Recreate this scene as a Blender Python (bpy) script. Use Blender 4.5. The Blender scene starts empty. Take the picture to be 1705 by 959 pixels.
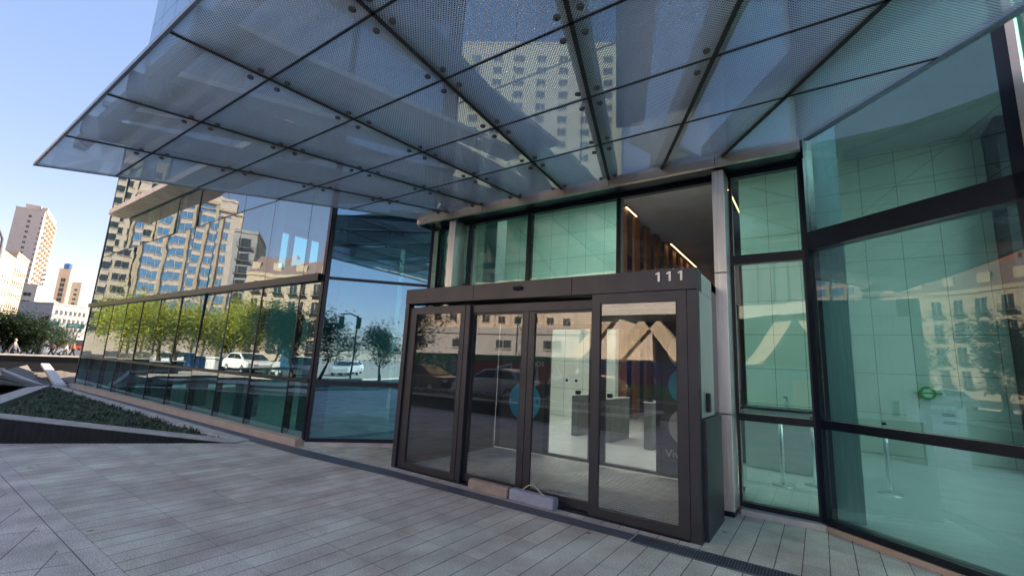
import bpy, bmesh, math, random
from mathutils import Vector, Matrix, Euler
random.seed(7)
S = bpy.context.scene
COL = S.collection
R_ = math.radians

# ------------------------------------------------------------------ camera, world, sun, exposure
cam_d = bpy.data.cameras.new("camera"); cam = bpy.data.objects.new("camera", cam_d); COL.objects.link(cam)
RX, DN, FW = (Vector(v) for v in ((0.82378, 0.56467, 0.05032), (-0.05743, 0.17143, -0.98352), (-0.56399, 0.80732, 0.17365)))
m3 = Matrix((RX, -DN, -FW)).transposed()
cam.matrix_world = Matrix.Translation((0, 0, 1.6)) @ m3.to_4x4()
cam_d.sensor_width = 36; cam_d.lens = 735 / 1705 * 36; cam_d.clip_end = 3000; cam_d.clip_start = 0.05
S.camera = cam
SUN_AZ, SUN_EL = R_(13), R_(36)          # azimuth from +Y towards +X
w = bpy.data.worlds.new("World"); S.world = w; w.use_nodes = True
nt = w.node_tree; nt.nodes.clear()
sky = nt.nodes.new("ShaderNodeTexSky"); sky.sky_type = 'NISHITA'; sky.sun_disc = False
sky.sun_elevation = SUN_EL; sky.sun_rotation = SUN_AZ; sky.air_density = 1.0; sky.dust_density = 0.0; sky.ozone_density = 2.0; sky.altitude = 0
bg = nt.nodes.new("ShaderNodeBackground"); bg.inputs[1].default_value = 0.15
wo = nt.nodes.new("ShaderNodeOutputWorld")
tn = nt.nodes.new("ShaderNodeMix"); tn.data_type = 'RGBA'; tn.blend_type = 'MULTIPLY'; tn.inputs[0].default_value = 1; tn.inputs[7].default_value = (1.17, .92, .95, 1)
gm = nt.nodes.new('ShaderNodeGamma'); gm.inputs[1].default_value = .5; nt.links.new(sky.outputs[0], gm.inputs[0]); hs = nt.nodes.new('ShaderNodeHueSaturation'); hs.inputs['Saturation'].default_value = 1.55; hs.inputs['Value'].default_value = 1.04; nt.links.new(gm.outputs[0], hs.inputs['Color']); nt.links.new(hs.outputs[0], tn.inputs[6]); nt.links.new(tn.outputs[2], bg.inputs[0]); nt.links.new(bg.outputs[0], wo.inputs[0])
sd = bpy.data.lights.new("sun", 'SUN'); sd.energy = 4.6; sd.angle = R_(0.5); sd.color = (1, .86, .68)
sun = bpy.data.objects.new("sun", sd); COL.objects.link(sun)
sv = Vector((math.sin(SUN_AZ) * math.cos(SUN_EL), math.cos(SUN_AZ) * math.cos(SUN_EL), math.sin(SUN_EL)))
sun.rotation_euler = sv.to_track_quat('Z', 'Y').to_euler()
S.view_settings.view_transform = 'Standard'; S.view_settings.look = 'None'; S.view_settings.exposure = 1.9; S.view_settings.gamma = 1
S.view_settings.use_curve_mapping = False
S.render.engine = 'CYCLES'
cy = S.cycles
cy.max_bounces = 10; cy.transparent_max_bounces = 24; cy.glossy_bounces = 6; cy.diffuse_bounces = 3; cy.transmission_bounces = 4
cy.caustics_reflective = False; cy.caustics_refractive = False; cy.use_denoising = True; cy.sample_clamp_indirect = 6

# ------------------------------------------------------------------ materials
MATS = {}
def mat(name, base, rough=.6, metal=0., var=.12, scale=6., bump=0., bscale=40., emit=None, spec=.5, stretch=None):
    m = bpy.data.materials.new(name); m.use_nodes = True; MATS[name] = m
    n = m.node_tree; b = n.nodes['Principled BSDF']
    b.inputs['Roughness'].default_value = rough; b.inputs['Metallic'].default_value = metal
    b.inputs['Specular IOR Level'].default_value = spec
    tc = n.nodes.new('ShaderNodeTexCoord'); mp = n.nodes.new('ShaderNodeMapping')
    n.links.new(tc.outputs['Object'], mp.inputs[0])
    if stretch: mp.inputs['Scale'].default_value = stretch
    nz = n.nodes.new('ShaderNodeTexNoise'); nz.inputs['Scale'].default_value = scale; nz.inputs['Detail'].default_value = 6
    n.links.new(mp.outputs[0], nz.inputs['Vector'])
    rp = n.nodes.new('ShaderNodeValToRGB')
    c = Vector(base)
    rp.color_ramp.elements[0].position = .3; rp.color_ramp.elements[1].position = .7
    rp.color_ramp.elements[0].color = (*(c * (1 - var)), 1); rp.color_ramp.elements[1].color = (*[min(1, x * (1 + var)) for x in c], 1)
    n.links.new(nz.outputs[0], rp.inputs[0]); n.links.new(rp.outputs[0], b.inputs['Base Color'])
    if bump:
        n2 = n.nodes.new('ShaderNodeTexNoise'); n2.inputs['Scale'].default_value = bscale; n2.inputs['Detail'].default_value = 5
        n.links.new(mp.outputs[0], n2.inputs['Vector'])
        bp = n.nodes.new('ShaderNodeBump'); bp.inputs['Strength'].default_value = bump; bp.inputs['Distance'].default_value = .01
        n.links.new(n2.outputs[0], bp.inputs['Height']); n.links.new(bp.outputs[0], b.inputs['Normal'])
    if emit:
        b.inputs['Emission Color'].default_value = (*emit[0], 1); b.inputs['Emission Strength'].default_value = emit[1]
    m['rp'] = 1
    return m

def glass_mat(name, tint, ior, gtint=(1, 1, 1), wave=0., wscale=1.2, wstretch=(1, 1, 1), rough=0., dust=0.):
    """see-through tinted pane with a mirror-like coating: reflection by Fresnel on its outer side"""
    m = bpy.data.materials.new(name); m.use_nodes = True; MATS[name] = m
    n = m.node_tree; n.nodes.clear(); N = n.nodes.new; L = n.links.new
    out = N('ShaderNodeOutputMaterial'); mix = N('ShaderNodeMixShader'); tr = N('ShaderNodeBsdfTransparent'); gl = N('ShaderNodeBsdfGlossy')
    tr.inputs[0].default_value = (*[math.sqrt(t) for t in tint], 1)
    gl.inputs['Color'].default_value = (*gtint, 1); gl.inputs['Roughness'].default_value = rough
    fr = N('ShaderNodeFresnel'); fr.inputs[0].default_value = ior
    ge = N('ShaderNodeNewGeometry'); mu = N('ShaderNodeMath'); mu.operation = 'MULTIPLY'; iv = N('ShaderNodeMath'); iv.operation = 'SUBTRACT'; iv.inputs[0].default_value = 1
    L(ge.outputs['Backfacing'], iv.inputs[1]); L(fr.outputs[0], mu.inputs[0]); L(iv.outputs[0], mu.inputs[1]); L(mu.outputs[0], mix.inputs[0])
    if wave:
        tc = N('ShaderNodeNewGeometry'); mp = N('ShaderNodeMapping'); mp.inputs['Scale'].default_value = wstretch; L(tc.outputs['Position'], mp.inputs[0])
        nz = N('ShaderNodeTexNoise'); nz.inputs['Scale'].default_value = wscale; nz.inputs['Detail'].default_value = 1.5; L(mp.outputs[0], nz.inputs['Vector'])
        bp = N('ShaderNodeBump'); bp.inputs['Strength'].default_value = 1; bp.inputs['Distance'].default_value = wave; L(nz.outputs[0], bp.inputs['Height'])
        L(bp.outputs[0], gl.inputs['Normal'])
    L(tr.outputs[0], mix.inputs[1]); L(gl.outputs[0], mix.inputs[2])
    last = mix
    if dust:
        df = N('ShaderNodeBsdfDiffuse'); df.inputs[0].default_value = (.5, .52, .5, 1); mx = N('ShaderNodeMixShader')
        d2 = N('ShaderNodeTexNoise'); d2.inputs['Scale'].default_value = .7; d2.inputs['Detail'].default_value = 8
        g2 = N('ShaderNodeNewGeometry'); L(g2.outputs['Position'], d2.inputs['Vector'])
        mm = N('ShaderNodeMath'); mm.operation = 'MULTIPLY'; mm.inputs[1].default_value = dust; L(d2.outputs[0], mm.inputs[0])
        L(mm.outputs[0], mx.inputs[0]); L(mix.outputs[0], mx.inputs[1]); L(df.outputs[0], mx.inputs[2]); last = mx
    L(last.outputs[0], out.inputs[0])
    return m

M_fac = glass_mat('coated teal facade glass', (.30, .74, .66), 2.7, (.88, .97, 1), .004, .9, (.5, 1, 1.6), dust=.03)
M_facL = glass_mat('coated facade glass rippled', (.22, .62, .60), 3.6, (.82, .94, 1), .0024, .9, (.6, 1, 1.8), dust=.02)
M_facR = glass_mat('green facade glass', (.20, .43, .42), 1.9, (.85, .97, 1), .004, .8, (1, 1, 1), dust=.06)
M_facB = glass_mat('green window glass', (.27, .54, .49), 2.0, (.9, 1, 1), .004, 1., dust=.03)
M_door = glass_mat('clear door glass', (.90, .94, .92), 2.3, (1, 1, 1), .0015, .8, dust=.03)
M_inner = glass_mat('inner door glass', (.93, .97, .95), 1.45, (1, 1, 1))
M_spand = mat('mirror coated spandrel glass', (.34, .44, .50), .02, 1, .08, .6)
M_frame = mat('black aluminium frame', (.012, .017, .030), .32, .3, .25, 3)
M_vest = mat('anthracite coated aluminium', (.075, .077, .092), .42, .7, .12, 2.5)
M_steel = mat('brushed stainless steel', (.82, .82, .83), .45, 1, .10, 3, .08, 30, stretch=(14, 14, .6))
M_fascia = mat('stainless fascia', (.62, .54, .47), .42, 1, .16, 3, .05, 30)
M_rubber = mat('dark rubber joint', (.04, .038, .038), .6)
M_bolt = mat('dull steel bolt', (.16, .15, .14), .4, .7)
M_conc = mat('pale concrete kerb', (.58, .54, .50), .8, 0, .16, 4, .25, 60)
M_sand = mat('beige stone plinth', (.56, .44, .35), .7, 0, .1, 3, .2, 50)
M_bluest = mat('blue grey stone band', (.115, .125, .15), .6, 0, .14, 3, .2, 60)
M_dark = mat('black corrugated wall', (.010, .012, .018), .5, .2, .3, 5)
M_soil = mat('dry soil', (.13, .11, .09), .95, 0, .4, 5, .9, 25)
M_tile = None
M_white = mat('white plaster', (.72, .72, .70), .7, 0, .04, 2)
M_ceil = mat('grey lobby ceiling', (.42, .42, .43), .6, 0, .06, 1.5)
M_wood = mat('warm timber slat', (.17, .07, .03), .5, 0, .3, 3, stretch=(10, 10, .5))
M_dkint = mat('dark interior wall', (.03, .032, .035), .5)
M_lobbyfl = mat('polished lobby floor', (.68, .69, .67), .16, 0, .06, 2)
M_strip = mat('warm strip light', (1, .7, .35), .5, emit=((1, .5, .2), 2.5))
M_fill = mat('white fill light', (1, 1, 1), .5, emit=((1, .98, .94), 14))  # glow of the fill lights added to the lobby
M_fill2 = mat('bright fill light', (1, 1, 1), .5, emit=((1, .98, .92), 20))  # stronger glow for the added lobby fill
M_asph = mat('asphalt', (.05, .05, .053), .85, 0, .2, 2, .4, 80)
M_pave = mat('street pavement', (.34, .31, .27), .85, 0, .15, 1.5, .2, 30)
M_paint = mat('white road paint', (.75, .75, .72), .7, 0, .1, 5)
M_bark = mat('tree bark', (.085, .065, .05), .9, 0, .35, 8, .8, 20, stretch=(3, 3, .6))
def leafmat(name, c, tr=.35, sc=1.3, vr=.35):
    m = mat(name, c, .55, 0, vr, sc)
    n = m.node_tree; b = n.nodes['Principled BSDF']; t = n.nodes.new('ShaderNodeBsdfTranslucent'); mx = n.nodes.new('ShaderNodeMixShader')
    rp = [x for x in n.nodes if x.type == 'VALTORGB'][0]
    n.links.new(rp.outputs[0], t.inputs[0]); mx.inputs[0].default_value = tr
    o = [x for x in n.nodes if x.type == 'OUTPUT_MATERIAL'][0]
    n.links.new(b.outputs[0], mx.inputs[1]); n.links.new(t.outputs[0], mx.inputs[2]); n.links.new(mx.outputs[0], o.inputs[0]); return m
M_leafY = leafmat('yellow green leaves', (.44, .47, .07), .5)
M_leafG = leafmat('dark green leaves', (.045, .085, .03))
M_leafB = leafmat('groundcover leaves', (.085, .13, .07), .25, 7, .65)
M_carw = mat('white car paint', (.75, .76, .78), .18, 0, .03); M_cars = mat('silver car paint', (.68, .69, .71), .22, .3, .03)
M_cark = mat('black car paint', (.015, .015, .018), .15, 0, .05); M_cglass = mat('dark car glass', (.02, .025, .03), .05)
M_tyre = mat('tyre rubber', (.02, .02, .02), .8); M_red = mat('red paint', (.34, .035, .03), .35, 0, .06)
M_green = mat('green painted hoarding', (.05, .30, .13), .5, 0, .15, 3); M_sgn = mat('green road sign', (.01, .22, .13), .4)
M_blue = mat('blue paint', (.03, .11, .32), .5, 0, .1); M_cyan = mat('cyan print', (.12, .68, .95), .5, 0, .03)
M_orange = mat('orange paint', (.65, .18, .04), .5); M_purple = mat('purple paint', (.12, .06, .25), .5)
M_greyp = mat('grey poster panel', (.10, .105, .11), .45, 0, .05); M_lgrey = mat('light grey print', (.70, .71, .71), .5, 0, .03)
M_skin = mat('skin', (.50, .30, .21), .5); M_hair = mat('dark hair', (.03, .02, .015), .7)
M_lamp_r = mat('red signal', (.3, .01, .01), .3); M_greyst = mat('grey roof slate', (.12, .12, .14), .7)

def add_mul(m, build):
    """multiply base colour by the value made in build(nodes, links) -> output socket"""
    n = m.node_tree; b = n.nodes['Principled BSDF']; src = b.inputs['Base Color'].links[0].from_socket
    mx = n.nodes.new('ShaderNodeMix'); mx.data_type = 'RGBA'; mx.blend_type = 'MULTIPLY'; mx.inputs[0].default_value = 1
    n.links.new(src, mx.inputs[6]); n.links.new(build(n), mx.inputs[7]); n.links.new(mx.outputs[2], b.inputs['Base Color'])

def brick(n, coord, bw, rh, mortar, c1, c2, cm, off=0., scale=1., shift=(0, 0, 0), rot=(0, 0, 0)):
    tc = n.nodes.new('ShaderNodeNewGeometry'); mp = n.nodes.new('ShaderNodeMapping'); mp.inputs['Location'].default_value = shift; mp.inputs['Rotation'].default_value = rot
    n.links.new(tc.outputs['Position'], mp.inputs[0])
    b = n.nodes.new('ShaderNodeTexBrick'); b.offset = off; b.squash = 1
    b.inputs['Scale'].default_value = scale; b.inputs['Brick Width'].default_value = bw; b.inputs['Row Height'].default_value = rh
    b.inputs['Mortar Size'].default_value = mortar; b.inputs['Mortar Smooth'].default_value = .3; b.inputs['Bias'].default_value = 0
    b.inputs['Color1'].default_value = (*c1, 1); b.inputs['Color2'].default_value = (*c2, 1); b.inputs['Mortar'].default_value = (*cm, 1)
    n.links.new(mp.outputs[0], b.inputs['Vector']); return b

def paver(name, base, bw, rh, shift, rot=(0, 0, 0), c2=.8, mort=.0045):
    m = mat(name, base, .8, 0, .22, 2.2, .45, 160)
    n = m.node_tree
    b = brick(n, 'w', bw, rh, mort, (1, 1, 1), (c2, c2, c2 * 1.03), (.22, .2, .19), shift=shift, rot=rot)
    add_mul(m, lambda n: b.outputs['Color'])
    g = n.nodes.new('ShaderNodeTexNoise'); g.inputs['Scale'].default_value = 105; g.inputs['Detail'].default_value = 2
    ge = n.nodes.new('ShaderNodeNewGeometry'); n.links.new(ge.outputs['Position'], g.inputs['Vector'])
    rp = n.nodes.new('ShaderNodeValToRGB'); rp.color_ramp.elements[0].position = .36; rp.color_ramp.elements[0].color = (.60, .60, .62, 1)
    rp.color_ramp.elements[1].position = .62; rp.color_ramp.elements[1].color = (1.27, 1.24, 1.22, 1)
    n.links.new(g.outputs[0], rp.inputs[0]); add_mul(m, lambda n: rp.outputs[0])
    st = n.nodes.new('ShaderNodeTexNoise'); st.inputs['Scale'].default_value = .9; st.inputs['Detail'].default_value = 7; st.inputs['Roughness'].default_value = .7
    n.links.new(ge.outputs['Position'], st.inputs['Vector'])
    r2 = n.nodes.new('ShaderNodeValToRGB'); r2.color_ramp.elements[0].position = .3; r2.color_ramp.elements[0].color = (.72, .70, .70, 1)
    r2.color_ramp.elements[1].position = .7; r2.color_ramp.elements[1].color = (1.12, 1.12, 1.14, 1)
    n.links.new(st.outputs[0], r2.inputs[0]); add_mul(m, lambda n: r2.outputs[0])
    vo = n.nodes.new('ShaderNodeTexVoronoi'); vo.inputs['Scale'].default_value = 1.7; n.links.new(ge.outputs['Position'], vo.inputs['Vector'])
    r3 = n.nodes.new('ShaderNodeValToRGB'); r3.color_ramp.elements[0].position = .035; r3.color_ramp.elements[0].color = (.42, .41, .40, 1); r3.color_ramp.elements[1].position = .06; r3.color_ramp.elements[1].color = (1, 1, 1, 1)
    n.links.new(vo.outputs[0], r3.inputs[0]); add_mul(m, lambda n: r3.outputs[0])
    return m
# long joints run along the facade at y = 1.34 + .618 k, short joints every 0.2 m at x = -.03 + .2 k
M_pav = paver('granite paver', (.95, .80, .69), 900, 900, (450, 450, 0))
def joints(n):
    N = n.nodes.new; L = n.links.new
    def mth(op, a, b=0.):
        q = N('ShaderNodeMath'); q.operation = op
        for i_, v in enumerate((a, b)):
            if isinstance(v, (int, float)): q.inputs[i_].default_value = v
            else: L(v, q.inputs[i_])
        return q.outputs[0]
    ge = N('ShaderNodeNewGeometry'); sx = N('ShaderNodeSeparateXYZ'); L(ge.outputs['Position'], sx.inputs[0])
    wz = N('ShaderNodeTexNoise'); wz.inputs['Scale'].default_value = 2.5; L(ge.outputs['Position'], wz.inputs['Vector'])
    u = mth('DIVIDE', mth('ADD', sx.outputs[0], 30.03), .2); v = mth('DIVIDE', mth('ADD', sx.outputs[1], 10 - 1.34 - .112), .618)
    fu, fv = mth('FRACT', u), mth('FRACT', v)
    ju = mth('LESS_THAN', fu, mth('ADD', mth('MULTIPLY', wz.outputs[0], .045), .018)); jv = mth('LESS_THAN', fv, .010)
    wn = N('ShaderNodeTexWhiteNoise'); wn.noise_dimensions = '2D'; cb = N('ShaderNodeCombineXYZ'); L(mth('FLOOR', u), cb.inputs[0]); L(mth('FLOOR', v), cb.inputs[1]); L(cb.outputs[0], wn.inputs['Vector'])
    tone = mth('ADD', mth('MULTIPLY', wn.outputs['Value'], .22), .86)
    f_ = mth('MULTIPLY', tone, mth('SUBTRACT', 1., mth('MULTIPLY', ju, .80))); f_ = mth('MULTIPLY', f_, mth('SUBTRACT', 1., mth('MULTIPLY', jv, mth('MULTIPLY', wz.outputs[0], .75))))
    return f_
add_mul(M_pav, joints)
M_pavband = paver('granite border slab', (.86, .74, .67), .58, .6, (.27, 0, 0), c2=.92)
M_pavdiag = paver('granite slab diagonal', (.84, .72, .65), .9, .30, (.2, .1, 0), rot=(0, 0, R_(24)), c2=.85)
M_tile = mat('pale stone wall tile', (.66, .70, .62), .35, 0, .06, 1.2)
n_ = M_tile.node_tree
bt = brick(n_, 'w', .69, .905, .007, (1, 1, 1), (.93, .93, .93), (.25, .27, .25), shift=(-.417, 13.63, -.06), rot=(R_(90), 0, 0))
add_mul(M_tile, lambda n: bt.outputs['Color'])
# planked formwork soffit etc for far walls
def wallmat(name, base, var=.08): return mat(name, base, .85, 0, var, .6, .15, 8)
M_bei = wallmat('beige render', (.54, .45, .36)); M_crm = wallmat('cream render', (.50, .40, .29)); M_pink = wallmat('pinkish cladding', (.60, .50, .44))
M_gry = wallmat('grey render', (.34, .33, .33)); M_wht = wallmat('off white render', (.50, .44, .37)); M_brk = wallmat('red brick', (.36, .13, .08)); M_roofr = wallmat('red roof', (.19, .13, .12))
M_win = mat('blue reflective window', (.25, .45, .62), .12, .7, .3, .4, spec=1.); M_wind = mat('dark window', (.04, .045, .055), .12, 0, .3, .4)

# ------------------------------------------------------------------ helpers
def link(name, bm, m, parent=None, smooth=False, bevel=0.):
    me = bpy.data.meshes.new(name); bmesh.ops.recalc_face_normals(bm, faces=bm.faces); bm.to_mesh(me); bm.free()
    o = bpy.data.objects.new(name, me); COL.objects.link(o)
    for mm in (m if isinstance(m, (list, tuple)) else [m]): me.materials.append(mm)
    if smooth:
        for p in me.polygons: p.use_smooth = True
    if bevel:
        b = o.modifiers.new('bevel', 'BEVEL'); b.width = bevel; b.segments = 2; b.limit_method = 'ANGLE'
    if parent: o.parent = parent
    return o
def tag(o, label=None, cat=None, group=None, kind=None):
    if label: o['label'] = label
    if cat: o['category'] = cat
    if group: o['group'] = group
    if kind: o['kind'] = kind
    return o
def empty(name, loc=(0, 0, 0), rz=0, label=None, cat=None, group=None):
    o = bpy.data.objects.new(name, None); COL.objects.link(o); o.location = loc; o.rotation_euler = (0, 0, rz); o.empty_display_size = .2
    return tag(o, label, cat, group)
def box(bm, x0, x1, y0, y1, z0, z1, M=None):
    vs = [bm.verts.new(Vector((x, y, z)) if M is None else M @ Vector((x, y, z))) for z in (z0, z1) for x, y in ((x0, y0), (x1, y0), (x1, y1), (x0, y1))]
    for f in ((0, 1, 2, 3), (4, 5, 6, 7), (0, 1, 5, 4), (1, 2, 6, 5), (2, 3, 7, 6), (3, 0, 4, 7)): bm.faces.new([vs[i] for i in f])
def bx(name, m, parent, *a, bevel=0., M=None):
    bm = bmesh.new(); box(bm, *a, M=M); return link(name, bm, m, parent, bevel=bevel)
LAST = []
ONE_PIECE = {'door_frame', 'gasket', 'inner_frame', 'rim', 'grate_frame', 'parapet', 'roof_sign', 'panel_rib', 'ceiling_panel', 'balcony', 'roof'}
def bxs(name, m, parent, lst, bevel=0., M=None):
    global LAST
    LAST = []
    if parent is not None and 1 < len(lst) <= 60 and name not in ONE_PIECE:      # separate pieces are separate parts
        for a in lst: LAST.append(bx(name, m, parent, *a, bevel=bevel, M=M))
        return LAST[-1]
    bm = bmesh.new()
    for a in lst: box(bm, *a, M=M)
    LAST = [link(name, bm, m, parent, bevel=bevel)]
    return LAST[0]
def prism(bm, pts, z0, z1):
    """pts: list of (x,y[,z offset]) polygon, extruded from z0 to z1"""
    a = [bm.verts.new((p[0], p[1], z0 + (p[2] if len(p) > 2 else 0))) for p in pts]; b = [bm.verts.new((p[0], p[1], z1 + (p[2] if len(p) > 2 else 0))) for p in pts]
    bm.faces.new(a); bm.faces.new(b)
    for i in range(len(pts)): j = (i + 1) % len(pts); bm.faces.new((a[i], a[j], b[j], b[i]))
def tube(bm, pts, rs, seg=8):
    pts = [Vector(p) for p in pts]; rings = []
    if not isinstance(rs, (list, tuple)): rs = [rs] * len(pts)
    for i, p in enumerate(pts):
        d = (pts[min(i + 1, len(pts) - 1)] - pts[max(i - 1, 0)]).normalized()
        u = d.cross(Vector((0, 0, 1))); u = u.normalized() if u.length > 1e-3 else Vector((1, 0, 0)); v = d.cross(u)
        rings.append([bm.verts.new(p + (u * math.cos(2 * math.pi * k / seg) + v * math.sin(2 * math.pi * k / seg)) * rs[i]) for k in range(seg)])
    for a, b in zip(rings, rings[1:]):
        for k in range(seg): bm.faces.new((a[k], a[(k + 1) % seg], b[(k + 1) % seg], b[k]))
    bm.faces.new(rings[0]); bm.faces.new(rings[-1])
def beam(bm, a, b, wd, ht):
    a = Vector(a); b = Vector(b); d = (b - a).normalized(); u = d.cross(Vector((0, 0, 1))).normalized(); v = u.cross(d)
    vs = [bm.verts.new(p + u * s * wd / 2 + v * t * ht / 2) for p in (a, b) for s, t in ((-1, -1), (1, -1), (1, 1), (-1, 1))]
    for f in ((0, 1, 2, 3), (4, 5, 6, 7), (0, 1, 5, 4), (1, 2, 6, 5), (2, 3, 7, 6), (3, 0, 4, 7)): bm.faces.new([vs[i] for i in f])
def disc(bm, c, r, h, seg=20, r2=None):
    a = [bm.verts.new((c[0] + r * math.cos(2 * math.pi * k / seg), c[1] + r * math.sin(2 * math.pi * k / seg), c[2])) for k in range(seg)]
    r2 = r2 or r
    b = [bm.verts.new((c[0] + r2 * math.cos(2 * math.pi * k / seg), c[1] + r2 * math.sin(2 * math.pi * k / seg), c[2] + h)) for k in range(seg)]
    bm.faces.new(a); bm.faces.new(b)
    for k in range(seg): bm.faces.new((a[k], a[(k + 1) % seg], b[(k + 1) % seg], b[k]))
def frame_M(p0, dx):
    """local frame: x runs along dx (unit 2D) from p0, y is the inward normal, z up"""
    d = Vector((dx[0], dx[1], 0)).normalized(); nn = Vector((-d.y, d.x, 0))
    return Matrix(((d.x, nn.x, 0, p0[0]), (d.y, nn.y, 0, p0[1]), (0, 0, 1, 0), (0, 0, 0, 1)))
def text(s, size, m, M, parent=None, name='lettering', depth=.003, align='LEFT'):
    cu = bpy.data.curves.new(name, 'FONT'); cu.body = s; cu.size = size; cu.extrude = depth; cu.align_x = align
    o = bpy.data.objects.new(name, cu); COL.objects.link(o); dg = bpy.context.evaluated_depsgraph_get()
    me = bpy.data.meshes.new_from_object(o.evaluated_get(dg)); bpy.data.objects.remove(o)
    o = bpy.data.objects.new(name, me); COL.objects.link(o); me.materials.append(m); o.matrix_world = M
    if parent: o.parent = parent
    return o

# ------------------------------------------------------------------ ground, plaza, roads
def sheet(name, m, pts, z, label=None):
    bm = bmesh.new(); bm.faces.new([bm.verts.new((p[0], p[1], z)) for p in pts]); o = link(name, bm, m); o['kind'] = 'structure'; return o
sheet('ground', M_pave, [(-1500, -1500), (1500, -1500), (1500, 1500), (-1500, 1500)], -.03)
sheet('plaza_paving', M_pav, [(-30, 1.335), (14, 1.335), (14, 7), (-7.6, 7), (-7.75, 4.8), (-30, 4.8)], 0)
sheet('paving_border', M_pavband, [(-12, 1.135), (14, 1.135), (14, 1.335), (-12, 1.335)], 0.0)
sheet('plaza_apron', M_pavdiag, [(-30, -6.2), (14, -6.2), (14, 1.135), (-30, 1.135)], 0.0)
sheet('road', M_asph, [(-46, -16), (60, -16), (60, -6.6), (-46, -6.6)], -.018)
sheet('avenue', M_asph, [(-1000, -120), (-46, -120), (-46, 60), (-1000, 200)], -.02)
bm = bmesh.new()
for k in range(18): box(bm, -45 + k * 5, -42.8 + k * 5, -11.4, -11.25, -.014, -.010)
o = link('road_markings', bm, M_paint); o['kind'] = 'structure'
o = bx('kerb', M_conc, None, -46, 60, -6.6, -6.4, -.02, .10, bevel=.01); o['kind'] = 'structure'
o = bx('far_kerb', M_conc, None, -46, 60, -16.2, -16, -.02, .10, bevel=.01); o['kind'] = 'structure'
# blue-grey stone strip with the slot drain
sheet('stone_band', M_bluest, [(-23.3, 4.30), (-7.0, 4.30), (-5.0, 4.46), (-1.62, 4.50), (-1.62, 4.69), (-5.4, 4.69), (-7.7, 4.60), (-23.3, 4.58)], .004)
sheet('door_sill_strip', M_conc, [(-7.6, 4.69), (-1.0, 4.69), (-1.0, 4.73), (-7.6, 4.73)], .006)
dr = empty('drain_channel', (-1.6, 4.6, 0), 0, 'linear steel drain grate running beside the door threshold and off to the right', 'drain')
bxs('grate_frame', M_bluest, dr, [(0, 6, -.13, -.11, .001, .010), (0, 6, .10, .12, .001, .010)])
bm = bmesh.new()
box(bm, 0, 6, -.11, .10, .0005, .002); link('channel_bed', bm, M_rubber, dr)
bm = bmesh.new()
k = 0.
while k < 6: box(bm, k, k + .011, -.11, .10, .002, .009); k += .024 if k > .02 else .024
link('grate_bars', bm, M_bluest, dr)

# ------------------------------------------------------------------ curtain walls
def pane_box(name, m, parent, M, x0, x1, z0, z1, tilt=.25, t=.014, y=0.):
    """one glass pane, a thin box, very slightly out of true like real glazing"""
    cx_, cz_ = (x0 + x1) / 2, (z0 + z1) / 2
    bm = bmesh.new(); box(bm, x0 - cx_, x1 - cx_, -t / 2, t / 2, z0 - cz_, z1 - cz_); o = link(name, bm, m, parent)
    rot = Euler((R_(random.gauss(0, tilt)), 0, R_(random.gauss(0, tilt)))).to_matrix().to_4x4()
    o.matrix_world = M @ Matrix.Translation((cx_, y, cz_)) @ rot
    return o

# left wing, facade plane y = 4.78, from x=-23.5 to -7.74
gl = empty('glass_curtain_wall', (0, 0, 0), 0, 'long mirror-like glass facade on the left reflecting a beige tower and trees', 'glass wall')
ML = Matrix.Translation((0, 4.78, 0))
xs = [-23.3, -22.0, -20.5, -19.0, -17.5, -16.0, -14.45, -12.98, -11.53, -10.03, -8.5, -7.78]
zr = [(.13, 1.10), (1.17, 3.02), (3.17, 5.02), (5.05, 8.3), (8.33, 12.0)]
for i in range(len(xs) - 1):
    for (a, b) in zr:
        pane_box('glass_pane', M_facL, gl, ML, xs[i] + .012, xs[i + 1] - .012, a, b, .42 if i < 8 else .14)
bxs('mullion', M_frame, gl, [(x - .018, x + .018, 4.765, 4.90, .13, 3.02) for x in xs[1:-1]] + [(x - .010, x + .010, 4.775, 4.86, 3.17, 12) for x in xs[1:-1]])
bxs('corner_post', M_frame, gl, [(-7.80, -7.72, 4.755, 4.87, .1, 12.02)])
bxs('end_post', M_frame, gl, [(-23.38, -23.3, 4.755, 4.87, .1, 12.02)])
bxs('transom', M_frame, gl, [(-23.36, -7.80, 4.74, 4.90, 1.10, 1.165), (-23.36, -7.80, 4.775, 4.86, 5.022, 5.048), (-23.36, -7.80, 4.775, 4.86, 8.3, 8.33)])
bxs('projecting_transom', M_frame, gl, [(-23.36, -7.80, 4.68, 4.90, 3.022, 3.165)])
bxs('stone_plinth', M_sand, gl, [(-23.36 + k * 2.2, -23.36 + k * 2.2 + 2.19, 4.62, 4.86, 0, .125) for k in range(7)] + [(-7.96, -7.75, 4.62, 4.86, 0, .125)], bevel=.004)
bm = bmesh.new(); prism(bm, [(-21.0, 4.72), (-20.85, 4.18), (-7.9, 4.18), (-7.9, 4.72)], 6.25, 6.42); link('sunshade_blade', bm, M_fascia, gl)
bxs('upper_cladding', M_spand, gl, [(xs[i] + .01, xs[i + 1] - .01, 4.775, 4.95, 12.03 + 3.4 * k, 15.41 + 3.4 * k) for i in range(len(xs) - 1) for k in range(3)])
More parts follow.
